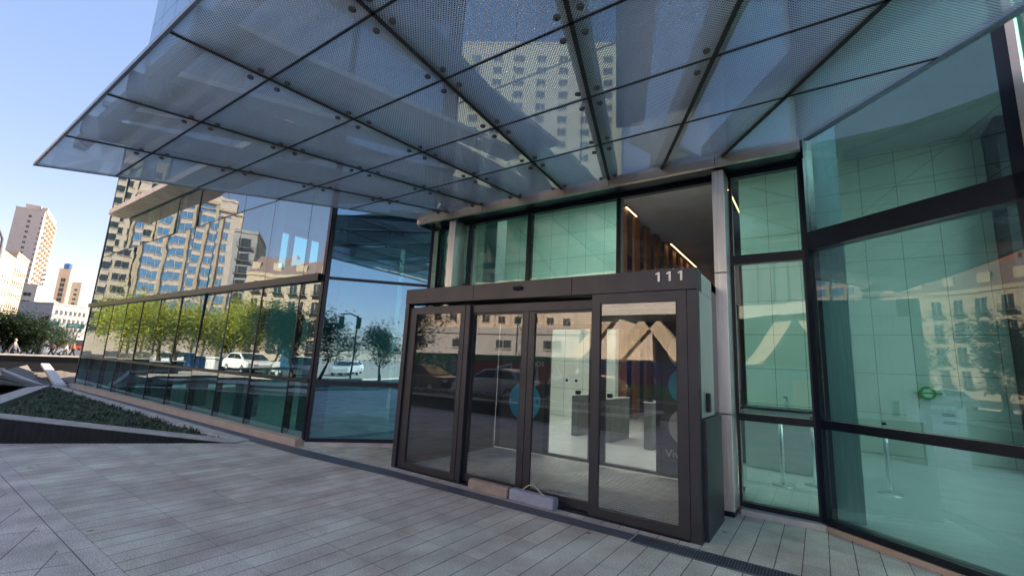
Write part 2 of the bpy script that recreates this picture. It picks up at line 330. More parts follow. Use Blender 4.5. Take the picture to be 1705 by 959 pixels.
# upper storeys' slabs and cores seen dimly through the glass
# facet of the recess: from the corner to the back wall
Fd = Vector((.70, .714, 0)).normalized(); MF = frame_M((-7.74, 4.80), (Fd.x, Fd.y))
gf = empty('angled_glass_screen', (0, 0, 0), 0, 'angled glass screen beside the entrance reflecting blue sky, trees and a white car', 'glass wall')
M_facF = glass_mat('blue coated screen glass', (.09, .34, .36), 4.2, (.50, .80, 1), .002, .9, (.5, 1, 1.2), dust=.02)
for (a, b) in [(.14, 1.08), (1.17, 3.06), (3.12, 5.0), (5.04, 9)]:
    pane_box('glass_pane', M_facF, gf, MF, .07, 1.93, a, b, .03)
bxs('transom', M_frame, gf, [(.03, 1.95, -.035, .09, 1.08, 1.165), (.03, 1.95, -.02, .06, 3.062, 3.118), (.03, 1.95, -.02, .06, 5.002, 5.038), (.03, 1.95, -.03, .08, .075, .14)], M=MF)
bxs('jamb', M_frame, gf, [(.0, .068, -.03, .10, .075, 9), (1.93, 1.99, -.03, .10, .075, 9)], M=MF)
bxs('sill', M_conc, gf, [(.0, 1.97, -.06, .10, 0, .072)], M=MF, bevel=.003)
# back wall of the recess
gb = empty('entrance_window_wall', (0, 0, 0), 0, 'green tinted window wall above and behind the dark door box', 'glass wall')
MB = Matrix.Translation((0, 6.40, 0))
bxm = [-6.33, -5.52, -4.14, -2.47, -1.06]
for i in range(4):
    for (a, b) in [(2.76, 4.30)] if i else [(.12, 1.08), (1.17, 3.06), (3.12, 4.30)]:
        pane_box('glass_pane', M_facB if i < 3 else M_inner, gb, MB, bxm[i] + .04, bxm[i + 1] - .04, a, b, .06)
for (a, b) in [(.12, 1.08), (1.17, 3.07), (3.20, 4.30)]:
    pane_box('glass_pane', M_facB, gb, MB, -.86, -.10, a, b, .03)
bxs('mullion', M_frame, gb, [(x - .036, x + .036, 6.36, 6.48, 2.74, 4.33) for x in bxm[1:]] + [(-6.37, -6.30, 6.36, 6.48, .1, 4.33), (-.10, -.01, 6.34, 6.48, .07, 4.6), (-.90, -.865, 6.37, 6.46, .07, 4.33)])
bxs('transom', M_frame, gb, [(-6.3, -5.55, 6.37, 6.46, 1.08, 1.165), (-6.3, -5.55, 6.37, 6.46, 3.06, 3.12), (-.865, -.10, 6.35, 6.46, 1.08, 1.165), (-.865, -.10, 6.36, 6.46, 3.075, 3.195),
     (-.865, -.10, 6.36, 6.46, .065, .12), (-6.3, -.10, 6.37, 6.47, 4.30, 4.36)])
bxs('soffit', M_frame, gb, [(-6.40, -.02, 5.98, 6.60, 4.365, 4.47)])
bxs('sill', M_conc, gb, [(-.87, -.04, 6.24, 6.48, 0, .062)], bevel=.003)
fb = bxs('steel_fascia', M_fascia, gb, [(a, b - .008, 5.905, 5.975, 4.315, 4.47) for a, b in ((-6.55, -4.86), (-4.86, -3.2), (-3.2, -2.45), (-2.45, -.98), (-.98, -.04))], bevel=.003)
def column(x0, x1, label):
    c = empty('steel_column', ((x0 + x1) / 2, 6.1, 0), 0, label, 'column', 'brushed steel columns of the entrance')
    for (a, b) in [(.06, 1.152), (1.160, 2.905), (2.913, 4.31)]:
        o = bxs('cladding_panel', M_steel, c, [(x0, x1, 6.04, 6.36, a, b)], bevel=.006); o.matrix_parent_inverse = c.matrix_basis.inverted()
    o = bxs('base_plate', M_frame, c, [(x0 + .005, x1 - .005, 6.05, 6.35, 0, .06)]); o.matrix_parent_inverse = c.matrix_basis.inverted()
column(-5.78, -5.62, 'brushed steel column left of the green windows above the door box')
column(-1.05, -.905, 'full height brushed steel column between the door box and the narrow window')
# right wing
Rd = Vector((.80, -.60, 0)); MR = frame_M((-.047, 6.38), (.80, -.60))
gr = empty('green_glass_wall', (0, 0, 0), 0, 'tall green glass wall on the right with a tiled lobby wall showing through', 'glass wall')
rx = [.0, 1.93, 3.9, 5.9, 7.9]
for i in range(4):
    for (a, b) in [(.12, 1.08), (1.18, 3.17), (3.40, 7.9)]:
        pane_box('glass_pane', M_facR if (i == 0 or b < 3.5) else M_fac, gr, MR, rx[i] + .06, rx[i + 1] - .05, a, b, .03)
bxs('mullion', M_frame, gr, [(.0, .058, -.05, .12, .06, 8)] + [(x - .05, x + .06, -.05, .12, .06, 8) for x in rx[1:]], M=MR)
bxs('transom', M_frame, gr, [(.06, 7.9, -.05, .12, 1.08, 1.175), (.06, 7.9, -.05, .12, 3.175, 3.395), (.06, 7.9, -.05, .12, 7.9, 8.05), (.06, 7.9, -.05, .12, .055, .12)], M=MR)
bxs('sill', M_sand, gr, [(.0, 7.9, -.07, .10, 0, .052)], M=MR)
bxs('steel_trim', M_fascia, gr, [(rx[1] + .062, rx[1] + .12, -.10, -.051, 3.4, 8)], M=MR)

# the tower above and behind
ob = empty('office_building', (0, 0, 0), 0, 'dark glass office block rising above the entrance canopy', 'building')
Zt = 24
bm = bmesh.new()
prism(bm, [(-6.3, 6.45), (-.05, 6.45), (6.3, 1.75), (14, 1.75), (14, 28), (-23.3, 28), (-23.3, 5.0), (-7.74, 5.0)], 12.05, Zt); link('upper_floors', bm, M_spand, ob)
bxs('upper_glazing', M_spand, ob, [(-6.2 + 1.52 * i, -6.2 + 1.52 * i + 1.5, 6.40, 6.44, 4.62 + 2.55 * k, 4.62 + 2.55 * k + 2.5) for i in range(4) for k in range(7)])
bxs('floor_slab', M_ceil, ob, [(-6.3, 14, 6.52, 28, 7.36, 7.6), (-7.9, -6.31, 6.6, 28, 7.61, 7.8)]); bx('floor_slab', M_greyst, ob, -23.2, -7.9, 5.02, 28, 8.31, 8.5)
bxs('rear_wall', M_greyst, ob, [(-23.2, -20, 27.7, 28, 0, 12), (-20, 14, 27.7, 28, 0, 12), (13.7, 14, 1.8, 27.6, 0, 12)])
# end wall with windows at the far left end (sky shows through it)
bxs('end_wall', M_gry, ob, [(-23.3, -23.1, 4.795, 11.4, .1, 12), (-23.3, -23.1, 11.4, 15.3, .1, 4.3), (-23.3, -23.1, 11.4, 15.3, 5.2, 5.7), (-23.3, -23.1, 11.4, 15.3, 8.0, 12), (-23.3, -23.1, 12.0, 12.25, 4.3, 8), (-23.3, -23.1, 13.8, 14.6, 4.3, 8), (-23.3, -23.1, 15.3, 28, 0, 12)])
bxs('roof_parapet', M_gry, ob, [(-23.4, -7.6, 4.72, 5.2, 22.3, 24.2)])

# ------------------------------------------------------------------ lobby interior
o = bx('lobby_floor', M_lobbyfl, None, -23.0, 13.6, 7.7, 27.6, -.02, .03); o['kind'] = 'structure'
bm = bmesh.new(); prism(bm, [(-7.7, 4.9), (-6.3, 6.5), (-6.3, 7.7), (-23, 7.7), (-23, 4.9)], -.02, .028); o = link('lobby_floor_left', bm, M_lobbyfl); o['kind'] = 'structure'
bm = bmesh.new(); prism(bm, [(-.9, 6.5), (-.02, 6.5), (6.3, 1.8), (13.6, 1.8), (13.6, 7.7), (-1.0, 7.7)], -.02, .028); o = link('lobby_floor_right', bm, M_lobbyfl); o['kind'] = 'structure'
tag(bx('tiled_wall', M_tile, None, -19.5, -5.36, 13.63, 13.9, .03, 7.36), 'pale tiled stone wall behind the sliding doors, left of the timber passage', 'wall')
tag(bx('tiled_wall', M_tile, None, -1.66, 3.34, 13.63, 13.9, .03, 7.36), 'pale tiled stone wall seen through the green glass on the right', 'wall')
ld = tag(bxs('side_wall', M_dkint, None, [(3.36, 3.6, 12.8, 13.62, .03, 7.35), (3.6, 13, 12.8, 13.0, .03, 7.35)]), 'dark grey wall closing the lobby on the far right', 'wall')
lz = empty('slatted_timber_wall', (0, 0, 0), 0, 'warm timber slats lining the passage between the tiled walls', 'wall')
bxs('timber_slat', M_wood, lz, [(-5.42, -5.32, 14.0 + 1.3 * k, 14.55 + 1.3 * k, .03, 7.3) for k in range(8)]); bx('side_panel', M_wood, lz, -1.64, -1.5, 14, 25, .03, 7.3); bx('end_panel', M_wood, lz, -5.3, -1.7, 25, 25.2, .03, 7.3)
lp = tag(bx('core_column', M_steel, None, .02, .34, 6.78, 7.1, .03, 7.36), 'steel clad column just inside the green glass corner', 'column')
tag(bx('partition_wall', M_white, None, -22, -12, 10.2, 10.4, .03, 5.5), 'long white partition deep behind the left glass facade', 'wall'); tag(bx('partition_wall', M_white, None, -9.5, -8.2, 8.2, 8.4, .03, 3.0), 'short low white partition near the facade corner', 'wall')
for i, x in enumerate((-9.3, -12.2, -15.2, -18.2, -21.2)):
    tag(bx('inner_column', M_greyst, None, x, x + .42, 5.5, 5.9, .03, 8.3), ['dark', 'dark', 'dark', 'dark', 'dark'][i] + ' square column standing inside the left glass facade', 'column', 'columns inside the left facade')
tag(bx('inner_column', M_white, None, -7.35, -6.95, 7.4, 7.8, .03, 7.5), 'white column behind the angled glass screen', 'column')
tag(bx('inner_column', M_white, None, -6.1, -5.75, 7.55, 7.9, .03, 7.3), 'white column at the back corner behind the leftmost steel column', 'column')
def striplight(x0, x1, y0, y1, z, label, m=M_strip):
    t = empty('strip_light', (0, 0, 0), 0, label, 'lamp', 'strip lights of the lobby')
    bx('housing', M_frame, t, x0 - .02, x1 + .02, y0 - .02, y1 + .02, z + .012, z + .05); bx('diffuser', m, t, x0, x1, y0, y1, z, z + .01)
striplight(-5.16, -5.12, 19.5, 24.5, 7.28, 'long warm strip light beside the timber slats')
striplight(-5.3, -5.26, 14.3, 15.4, 7.28, 'short warm strip light at the start of the timber passage')
striplight(-2.02, -1.98, 14.2, 18.6, 7.26, 'warm strip light seen through the narrow right window')
for i, (x, y, lx, ly) in enumerate(((-6.4, 10.5, 3.4, .3), (-3.2, 10.2, 2.5, .3), (8.0, 9.0, 4.5, .5), (6.5, 8, .5, 6))):  # out-of-view fill lights, added to brighten the lobby
    zz = 7.30 if i != 4 else 8.22
    striplight(x - lx / 2, x + lx / 2, y - ly / 2, y + ly / 2, zz, ['broad white fill light added over the left of the lobby', 'white fill light added over the turnstiles', 'white fill light added deep on the right of the lobby',
               'white fill light added along the green glass wall'][i], M_fill2 if i < 2 else M_fill)

M_cab = mat('satin grey cabinet', (.22, .23, .23), .4, .4)
def turnstile(x, y, label):
    t = empty('turnstile', (x, y, .03), 0, label, 'turnstile', 'turnstiles across the lobby')
    a = bx('cabinet', M_cab, t, -.09, .09, -.6, .6, .0, .94, bevel=.02); b = bx('top_plate', M_steel, t, -.1, .1, -.62, .62, .942, .965, bevel=.004)
    c = bx('card_reader', M_frame, t, -.05, .05, -.5, -.38, .967, 1.06, bevel=.01); d = bx('glass_wing', M_inner, t, .092, .5, -.02, -.008, .25, .9)
    for q in (a, b, c, d): q.location = (0, 0, 0)
for i, (x, y) in enumerate(((-4.95, 10.6), (-4.0, 10.3), (-3.05, 10.2), (-2.1, 10.2), (-1.2, 10.3))):
    turnstile(x, y, ['leftmost turnstile in front of the tiled lobby wall', 'turnstile second from the left behind the inner door', 'turnstile in the middle of the lobby row', 'turnstile second from the right end of the row', 'turnstile at the right end of the row near the narrow window'][i])
for x, lab in ((-6.7, 'small black and white wall device on the lobby tiles, right one'), (-7.05, 'small pale wall device on the lobby tiles, left one')):
    t = empty('wall_device', (x, 13.62, 1.2), 0, lab, 'intercom', 'devices on the tiled wall'); bx('casing', M_white, t, -.07, .07, -.03, 0, -.1, .1, bevel=.01); bx('screen', M_frame, t, -.045, .045, -.036, -.0302, -.02, .07)
t = empty('round_wall_sign', (1.95, 13.6, 1.47), 0, 'round green safety sign on the tiled wall', 'sign')
bm = bmesh.new(); disc(bm, (0, 0, 0), .15, .015, 28); o = link('sign_rim', bm, mat('sign green', (.04, .30, .07), .5), t); o.rotation_euler = (R_(90), 0, 0)
bm = bmesh.new(); disc(bm, (0, 0, .016), .09, .004, 24); o = link('sign_face', bm, M_tile, t); o.rotation_euler = (R_(90), 0, 0)
bx('sign_bar', MATS['sign green'], t, -.24, .24, -.022, -.0165, -.018, .018)
t = empty('information_totem', (2.0, 12.6, .03), 0, 'white freestanding information totem before the tiled wall', 'sign')
bx('panel', M_white, t, -.32, .33, -.04, .04, 0, 1.2, bevel=.005); bx('poster', M_lgrey, t, -.25, .22, -.05, -.041, .72, 1.15)
bx('paper_notice', M_white, t, -.55, -.26, -.07, -.052, .85, 1.13)
bxs('printed_line', M_frame, t, [(-.02, .18, -.053, -.0505, 1.05 - .03 * k, 1.06 - .03 * k) for k in range(2)] + [(-.02, .18, -.053, -.0505, .9 - .03 * k, .91 - .03 * k) for k in range(2)])
t = empty('reception_desk', (-.2, 9.4, .03), 0, 'low white reception desk behind the narrow right window', 'desk')
bx('counter', M_white, t, -1.0, .3, 0, .7, 0, 1.02, bevel=.01); bx('worktop', M_frame, t, -1.05, .35, -.05, .75, 1.022, 1.06, bevel=.004)
t = empty('sanitizer_bottle', (-.52, 9.55, 1.093), 0, 'small pump bottle standing on the reception desk', 'bottle')
bm = bmesh.new(); tube(bm, [(0, 0, 0), (0, 0, .13), (0, 0, .15)], [.04, .04, .02], 14); link('bottle_body', bm, M_inner, t, True); bm = bmesh.new(); tube(bm, [(0, 0, .15), (0, 0, .2), (-.05, 0, .2)], .012, 8); link('pump', bm, M_frame, t)

# ------------------------------------------------------------------ door box
dv = empty('door_vestibule', (-3.25, 4.9, 0), 0, 'dark metal and glass entrance box with sliding doors and number 111', 'entrance')
def V(name, m, lst, bevel=0.):
    o = bxs(name, m, dv, lst, bevel)
    for q in LAST: q.matrix_parent_inverse = Matrix.Translation((3.25, -4.9, 0))
    return o
for a, b in ((-5.485, -4.075), (-4.07, -2.492), (-2.487, -1.022)): V('header_panel', M_vest, [(a, b, 4.86, 5.1, 2.50, 2.735)], .004)
V('roof', M_vest, [(-5.47, -1.04, 5.1, 6.34, 2.62, 2.72), (-5.3, -1.2, 6.36, 7.5, 2.5, 2.62)])
V('ceiling_panel', M_dkint, [(-5.40, -1.1, 5.12, 7.38, 2.44, 2.49)])
V('corner_post', M_vest, [(-5.485, -5.40, 4.865, 4.98, 0, 2.495)], .004); V('corner_post', M_vest, [(-1.125, -1.022, 4.865, 4.98, 0, 2.495)], .004)
V('header_rail', M_vest, [(-5.395, -1.13, 4.93, 5.05, 2.33, 2.44)])
V('side_cladding', M_steel, [(-1.115, -1.025, 4.985, 5.66, 1.165, 2.50)], .005)
V('side_cladding', M_steel, [(-1.115, -1.025, 5.11, 5.66, 2.506, 2.72)], .005)
V('side_pier', M_frame, [(-1.11, -1.04, 5.67, 6.02, .0, 2.72)])
V('side_base', M_vest, [(-1.118, -.985, 4.99, 5.84, 0, 1.155)], .005)
V('side_wall', M_dkint, [(-5.46, -5.42, 4.99, 7.4, 0, 2.44), (-1.17, -1.122, 5.06, 7.4, 0, 2.44)])
def leaf(name, x0, x1, y, z0, z1, st, gz0, gz1, lab=None):
    o = empty(name, (0, 0, 0)); o.parent = dv; o.matrix_parent_inverse = Matrix.Translation((3.25, -4.9, 0))
    if lab: o['label'] = lab
    bxs('door_frame', M_vest, o, [(x0, x0 + st, y, y + .05, z0, z1), (x1 - st, x1, y, y + .05, z0, z1), (x0 + st, x1 - st, y, y + .05, z0, gz0), (x0 + st, x1 - st, y, y + .05, gz1, z1)])
    pane_box('glass', M_door, o, Matrix.Translation((0, y + .025, 0)), x0 + st, x1 - st, gz0, gz1, .0, .012)
    bxs('gasket', M_rubber, o, [(x0 + st, x0 + st + .012, y - .001, y + .012, gz0, gz1), (x1 - st - .012, x1 - st, y - .001, y + .012, gz0, gz1)])
    return o
leaf('side_light', -5.30, -4.22, 4.88, .02, 2.44, .07, .10, 2.33)
leaf('sliding_door', -4.19, -3.165, 4.955, .025, 2.33, .085, .12, 2.30)
leaf('sliding_door', -3.155, -2.16, 4.955, .025, 2.33, .085, .12, 2.30)
leaf('side_light', -2.215, -1.13, 4.87, .02, 2.495, .10, .11, 2.385)
V('post', M_vest, [(-5.395, -5.31, 4.90, 4.98, 0, 2.44), (-4.215, -4.13, 4.885, 4.95, 0, 2.44)], .003)
V('threshold', M_frame, [(-5.39, -1.13, 4.86, 5.03, .0, .018)])
s = empty('motion_sensor', (0, 0, 0)); s.parent = dv; s.matrix_parent_inverse = Matrix.Translation((3.25, -4.9, 0))
bm = bmesh.new(); tube(bm, [(-3.36, 4.84, 2.635), (-3.345, 4.835, 2.635), (-3.235, 4.835, 2.635), (-3.22, 4.84, 2.635)], [.012, .026, .026, .012], 12); link('sensor_body', bm, M_frame, s, True)
for k, x in enumerate((-1.425, -1.305, -1.185)):
    # numeral 1 cut from steel: stem and a short slanting flag
    bm = bmesh.new(); box(bm, x, x + .022, 4.845, 4.858, 2.600, 2.705)
    beam(bm, (x + .012, 4.8515, 2.700), (x - .024, 4.8515, 2.682), .012, .016)
    o = link('numeral', bm, mat('numeral steel', (.8, .8, .8), .3, .6) if 'numeral steel' not in MATS else MATS['numeral steel'], dv); o.matrix_parent_inverse = Matrix.Translation((3.25, -4.9, 0))
V('card_reader', M_frame, [(-1.024, -.985, 5.20, 5.27, 1.22, 1.42)], .006); V('card_reader', M_steel, [(-1.024, -.99, 5.30, 5.40, 1.22, 1.40)], .006)
# inner doors
IY = 7.40
V('inner_frame', M_vest, [(-5.41, -1.18, IY, IY + .05, 2.33, 2.44), (-5.41, -1.18, IY, IY + .05, .03, .07), (-4.30, -4.20, IY - .002, IY + .052, .03, 2.33), (-3.40, -3.09, IY - .002, IY + .052, .03, 2.33),
    (-2.22, -2.12, IY - .002, IY + .052, .03, 2.33), (-1.24, -1.18, IY, IY + .05, .03, 2.33), (-5.41, -5.3, IY, IY + .05, .03, 2.33)])
for a, b in ((-4.20, -3.40), (-3.09, -2.22)):
    o = pane_box('inner_glass', M_inner, dv, Matrix.Translation((0, IY + .025, 0)), a, b, .07, 2.33, 0, .01)
    o.matrix_parent_inverse = Matrix.Translation((3.25, -4.9, 0))
pl = V('poster_panel', M_greyp, [(-5.3, -4.30, IY + .01, IY + .04, .07, 2.33), (-2.12, -1.24, IY + .01, IY + .04, .07, 2.33)])
def ring(cx_, cz_, r0, r1, m, a0=0, a1=360, y=IY - .003):
    bm = bmesh.new(); seg = 40
    vs = []
    for k in range(seg + 1):
        a = R_(a0 + (a1 - a0) * k / seg); vs.append((bm.verts.new((cx_ + r0 * math.cos(a), y, cz_ + r0 * math.sin(a))), bm.verts.new((cx_ + r1 * math.cos(a), y, cz_ + r1 * math.sin(a)))))
    for p, q in zip(vs, vs[1:]): bm.faces.new((p[0], p[1], q[1], q[0]))
    ex = bmesh.ops.extrude_face_region(bm, geom=bm.faces[:]); bmesh.ops.translate(bm, verts=[v for v in ex['geom'] if isinstance(v, bmesh.types.BMVert)], vec=(0, .002, 0))
    o = link('printed_ring', bm, m, dv); o.matrix_parent_inverse = Matrix.Translation((3.25, -4.9, 0))
ring(-4.74, .95, .13, .36, M_cyan, y=IY - .004); ring(-4.74, .95, .0, .128, M_greyp, y=IY - .004); ring(-4.77, 1.0, .0, .06, M_orange, y=IY - .008)
ring(-1.74, 1.967, .14, .28, M_lgrey, 60, 300); ring(-1.74, 1.425, .14, .28, M_cyan, 90, 270); ring(-1.74, 1.425, .14, .28, M_lgrey, -90, 90); ring(-1.74, .80, .13, .28, M_lgrey)
TX = Matrix.Rotation(R_(90), 4, 'X')
def vt(s, size, x, z, m, y=IY - .006):
    o = text(s, size, m, Matrix.Translation((x, y, z)) @ TX, None, 'lettering', .002); o.parent = dv; o.matrix_parent_inverse = Matrix.Translation((3.25, -4.9, 0))
vt('emos', .2, -4.76, 1.62, M_lgrey); vt('g', .2, -4.76, 1.42, M_lgrey); vt('E', .10, -4.47, .93, M_frame, IY - .010); vt('s', .10, -4.8, .63, M_frame, IY - .010); vt('Vivil', .17, -2.07, .33, M_white)
# entrance mat: aluminium bars over dark carpet
em = empty('entrance_mat', (-3.27, 6.2, 0), 0, 'ribbed aluminium entrance mat covering the floor between the doors', 'mat')
bm = bmesh.new(); box(bm, -2.12, 2.08, -1.17, 1.19, .0, .012); link('mat_base', bm, M_rubber, em)
bm = bmesh.new(); y = -1.16
while y < 1.17:
    for seg_ in range(30): 
        x = -2.1 + seg_ * .1385; box(bm, x, x + .134, y, y + .034, .012, .020)
    y += .074
link('mat_bars', bm, mat('mat aluminium', (.92, .92, .88), .4, .1), em)

# ------------------------------------------------------------------ concrete blocks at the door
def block(loc, L, m, rz, label, rope=False):
    t = empty('concrete_block', loc, rz, label, 'block')
    bm = bmesh.new(); pts = [(-.068, 0), (.068, 0), (.064, .10), (.048, .122), (-.048, .122), (-.064, .10)]
    a = [bm.verts.new((-L / 2, p[0], p[1])) for p in pts]; b = [bm.verts.new((L / 2, p[0], p[1])) for p in pts]
    bm.faces.new(a); bm.faces.new(b)
    for i in range(6): bm.faces.new((a[i], a[(i + 1) % 6], b[(i + 1) % 6], b[i]))
    bmesh.ops.bevel(bm, geom=bm.edges[:], offset=.008, segments=2, affect='EDGES')
    link('block_body', bm, m, t, False)
    if rope:
        bm = bmesh.new(); P = [Vector((-.16 + .34 * k / 14, .03 * math.sin(k * .4), .114 + .085 * math.sin(math.pi * (k / 14) ** .8))) for k in range(15)]
        tube(bm, P, .0085, 8); link('rope_handle', bm, mat('pale rope', (.5, .46, .4), .9, 0, .2, 60), t, True)
block((-3.54, 4.80, .008), .62, mat('beige concrete block', (.40, .31, .26), .85, 0, .15, 8, .4, 60), 0, 'worn beige concrete block lying against the sliding doors')
block((-2.90, 4.81, .008), .62, mat('blue grey concrete block', (.36, .38, .47), .85, 0, .12, 8, .4, 60), -.02, 'blue grey concrete block with a pale rope handle at the doors', True)

# ------------------------------------------------------------------ canopy (fan shaped glass roof)
CZ = 4.42; CV = Vector((-3.557, 9.586))
fan = [-10.31, -8.42, -6.53, -4.68, -2.82, -1.0, .81, 2.60, 4.63]; rows = [1.08, 1.92, 2.86, 3.87, 4.85, 5.90]
def cp(i, y):
    """point of fan line i (float ok) at depth y"""
    k = int(math.floor(i)); k = min(max(k, 0), 7); x0 = fan[k] + (fan[k + 1] - fan[k]) * (i - k)
    t = (9.586 - y) / (9.586 - 1.08); return Vector((CV.x + (x0 - CV.x) * t, y))
def frit():
    m = bpy.data.materials.new('fritted canopy glass'); m.use_nodes = True; n = m.node_tree; n.nodes.clear(); N = n.nodes.new; L = n.links.new
    out = N('ShaderNodeOutputMaterial'); tr = N('ShaderNodeBsdfTransparent'); gl_ = N('ShaderNodeBsdfGlossy'); df = N('ShaderNodeBsdfDiffuse'); tl = N('ShaderNodeBsdfTranslucent'); md = N('ShaderNodeMixShader'); md.inputs[0].default_value = .78; mx = N('ShaderNodeMixShader'); m2 = N('ShaderNodeMixShader')
    tr.inputs[0].default_value = (.82, .88, .90, 1); gl_.inputs['Roughness'].default_value = .0; gl_.inputs['Color'].default_value = (.9, .96, 1, 1)
    ge = N('ShaderNodeNewGeometry'); sx = N('ShaderNodeSeparateXYZ'); mp = N('ShaderNodeMapping'); mp.inputs['Rotation'].default_value = (0, 0, R_(45)); mp.inputs['Scale'].default_value = (1, 1, 1)
    L(ge.outputs['Position'], mp.inputs[0]); L(mp.outputs[0], sx.inputs[0])
    P = 2 * math.pi / .021
    def mth(op, a, b=None):
        q = N('ShaderNodeMath'); q.operation = op
        for i_, v in enumerate((a, b)):
            if v is None: continue
            if isinstance(v, (int, float)): q.inputs[i_].default_value = v
            else: L(v, q.inputs[i_])
        return q.outputs[0]
    sx_ = mth('SINE', mth('MULTIPLY', sx.outputs[0], P)); sy_ = mth('SINE', mth('MULTIPLY', sx.outputs[1], P)); dots = mth('GREATER_THAN', mth('ADD', sx_, sy_), -.5)
    nz = N('ShaderNodeTexNoise'); nz.inputs['Scale'].default_value = 1.6; nz.inputs['Detail'].default_value = 7; nz.inputs['Roughness'].default_value = .65; L(ge.outputs['Position'], nz.inputs['Vector'])
    rp = N('ShaderNodeValToRGB'); rp.color_ramp.elements[0].position = .3; rp.color_ramp.elements[0].color = (.76, .81, .77, 1); rp.color_ramp.elements[1].position = .72; rp.color_ramp.elements[1].color = (.8, .8, .8, 1)
    L(nz.outputs[0], rp.inputs[0]); L(rp.outputs[0], df.inputs[0]); L(rp.outputs[0], tl.inputs[0]); L(df.outputs[0], md.inputs[1]); L(tl.outputs[0], md.inputs[2])
    dirt = mth('MULTIPLY', nz.outputs[0], .22)
    ft = mth('SUBTRACT', 1., ge.outputs['Backfacing']); L(mth('MULTIPLY', mth('MINIMUM', mth('ADD', dots, dirt), 1.), ft), mx.inputs[0]); L(tr.outputs[0], mx.inputs[1]); L(md.outputs[0], mx.inputs[2])
    fr = N('ShaderNodeFresnel'); fr.inputs[0].default_value = 1.75; L(mth('MULTIPLY', fr.outputs[0], ft), m2.inputs[0]); L(mx.outputs[0], m2.inputs[1]); L(gl_.outputs[0], m2.inputs[2]); L(m2.outputs[0], out.inputs[0])
    return m
M_frit = frit()
cn = empty('entrance_canopy', (-3.3, 5.9, CZ), 0, 'wide fan shaped dotted glass canopy over the entrance', 'canopy')
INV = Matrix.Translation((3.3, -5.9, -CZ))
def cl(o): o.parent = cn; o.matrix_parent_inverse = INV; return o
g_ = .008
for i in range(8):
    for j in range(5):
        y0, y1 = rows[j] + g_, rows[j + 1] - g_
        a, b, c, d = cp(i, y0), cp(i + 1, y0), cp(i + 1, y1), cp(i, y1)
        bm = bmesh.new(); prism(bm, [(a.x + g_, a.y), (b.x - g_, b.y), (c.x - g_, c.y), (d.x + g_, d.y)], CZ, CZ + .02); cl(link('glass_panel', bm, M_frit))
bm = bmesh.new()
for i in range(1, 8): a, b = cp(i, rows[0]), cp(i, rows[-1]); beam(bm, (a.x, a.y, CZ + .004), (b.x, b.y, CZ + .004), .042, .018)
for j in range(1, 5): a, b = cp(0, rows[j]), cp(8, rows[j]); beam(bm, (a.x, a.y, CZ + .0035), (b.x, b.y, CZ + .0035), .024, .017)
cl(link('rubber_joint', bm, M_rubber)).name = 'rubber_joint'
bm = bmesh.new()
a, b, c, d = cp(0, rows[0]), cp(8, rows[0]), cp(8, rows[-1]), cp(0, rows[-1])
beam(bm, (a.x - .03, a.y - .015, CZ + .012), (b.x + .03, b.y - .015, CZ + .012), .03, .05)
beam(bm, (a.x - .012, a.y, CZ + .012), (d.x - .012, d.y, CZ + .012), .022, .045); beam(bm, (b.x + .03, b.y, CZ + .012), (c.x + .03, c.y, CZ + .012), .06, .06)
cl(link('edge_trim', bm, mat('pale anodised edge', (.30, .34, .40), .35, .6)))
bcount = 0
bmesh_bolt = None
for i in range(1, 8):
    for j in range(0, 6):
        for si in (-1, 1):
            for sj in (-1, 1):
                y = rows[j] + sj * .13
                if y < rows[0] or y > rows[-1] or bcount >= 100: continue
                if (i == 7 and j < 4) or (j == 0) : continue
                p = cp(i, y); x = p.x + si * .105
                if bmesh_bolt is None:
                    bm = bmesh.new(); disc(bm, (0, 0, -.030), .022, .006, 18, .031); disc(bm, (0, 0, -.024), .031, .014, 18); disc(bm, (0, 0, -.0099), .014, .0099, 10)
                    o = link('bolt', bm, M_bolt); bmesh_bolt = o.data
                else: o = bpy.data.objects.new('bolt', bmesh_bolt); COL.objects.link(o)
                o.location = (x, y, CZ); cl(o); bcount += 1
# structure above the glass
M_beam = mat('dark grey painted steel', (.045, .05, .06), .5)
for i in range(1, 8):
    a, b = cp(i, rows[0] + .15), cp(i, rows[-1] + .3); bm = bmesh.new(); beam(bm, (a.x, a.y, CZ + .20), (b.x, b.y, CZ + .20), .20, .26); cl(link('support_beam', bm, M_beam))
for i in (0, 1, 2, 3, 5):
    a, b = cp(i + .42, rows[0] + .5), cp(i + .42, rows[-1] + .3); bm = bmesh.new(); beam(bm, (a.x, a.y, CZ + .9), (b.x, b.y, CZ + 1.0), .42, .08); cl(link('pale_rafter', bm, M_white))
for y, h in ((1.45, .16),):
    a, b = cp(0.1, y), cp(7.9, y); bm = bmesh.new(); beam(bm, (a.x, a.y, CZ + .4), (b.x, b.y, CZ + .4), .16, h); cl(link('cross_beam', bm, M_greyst))

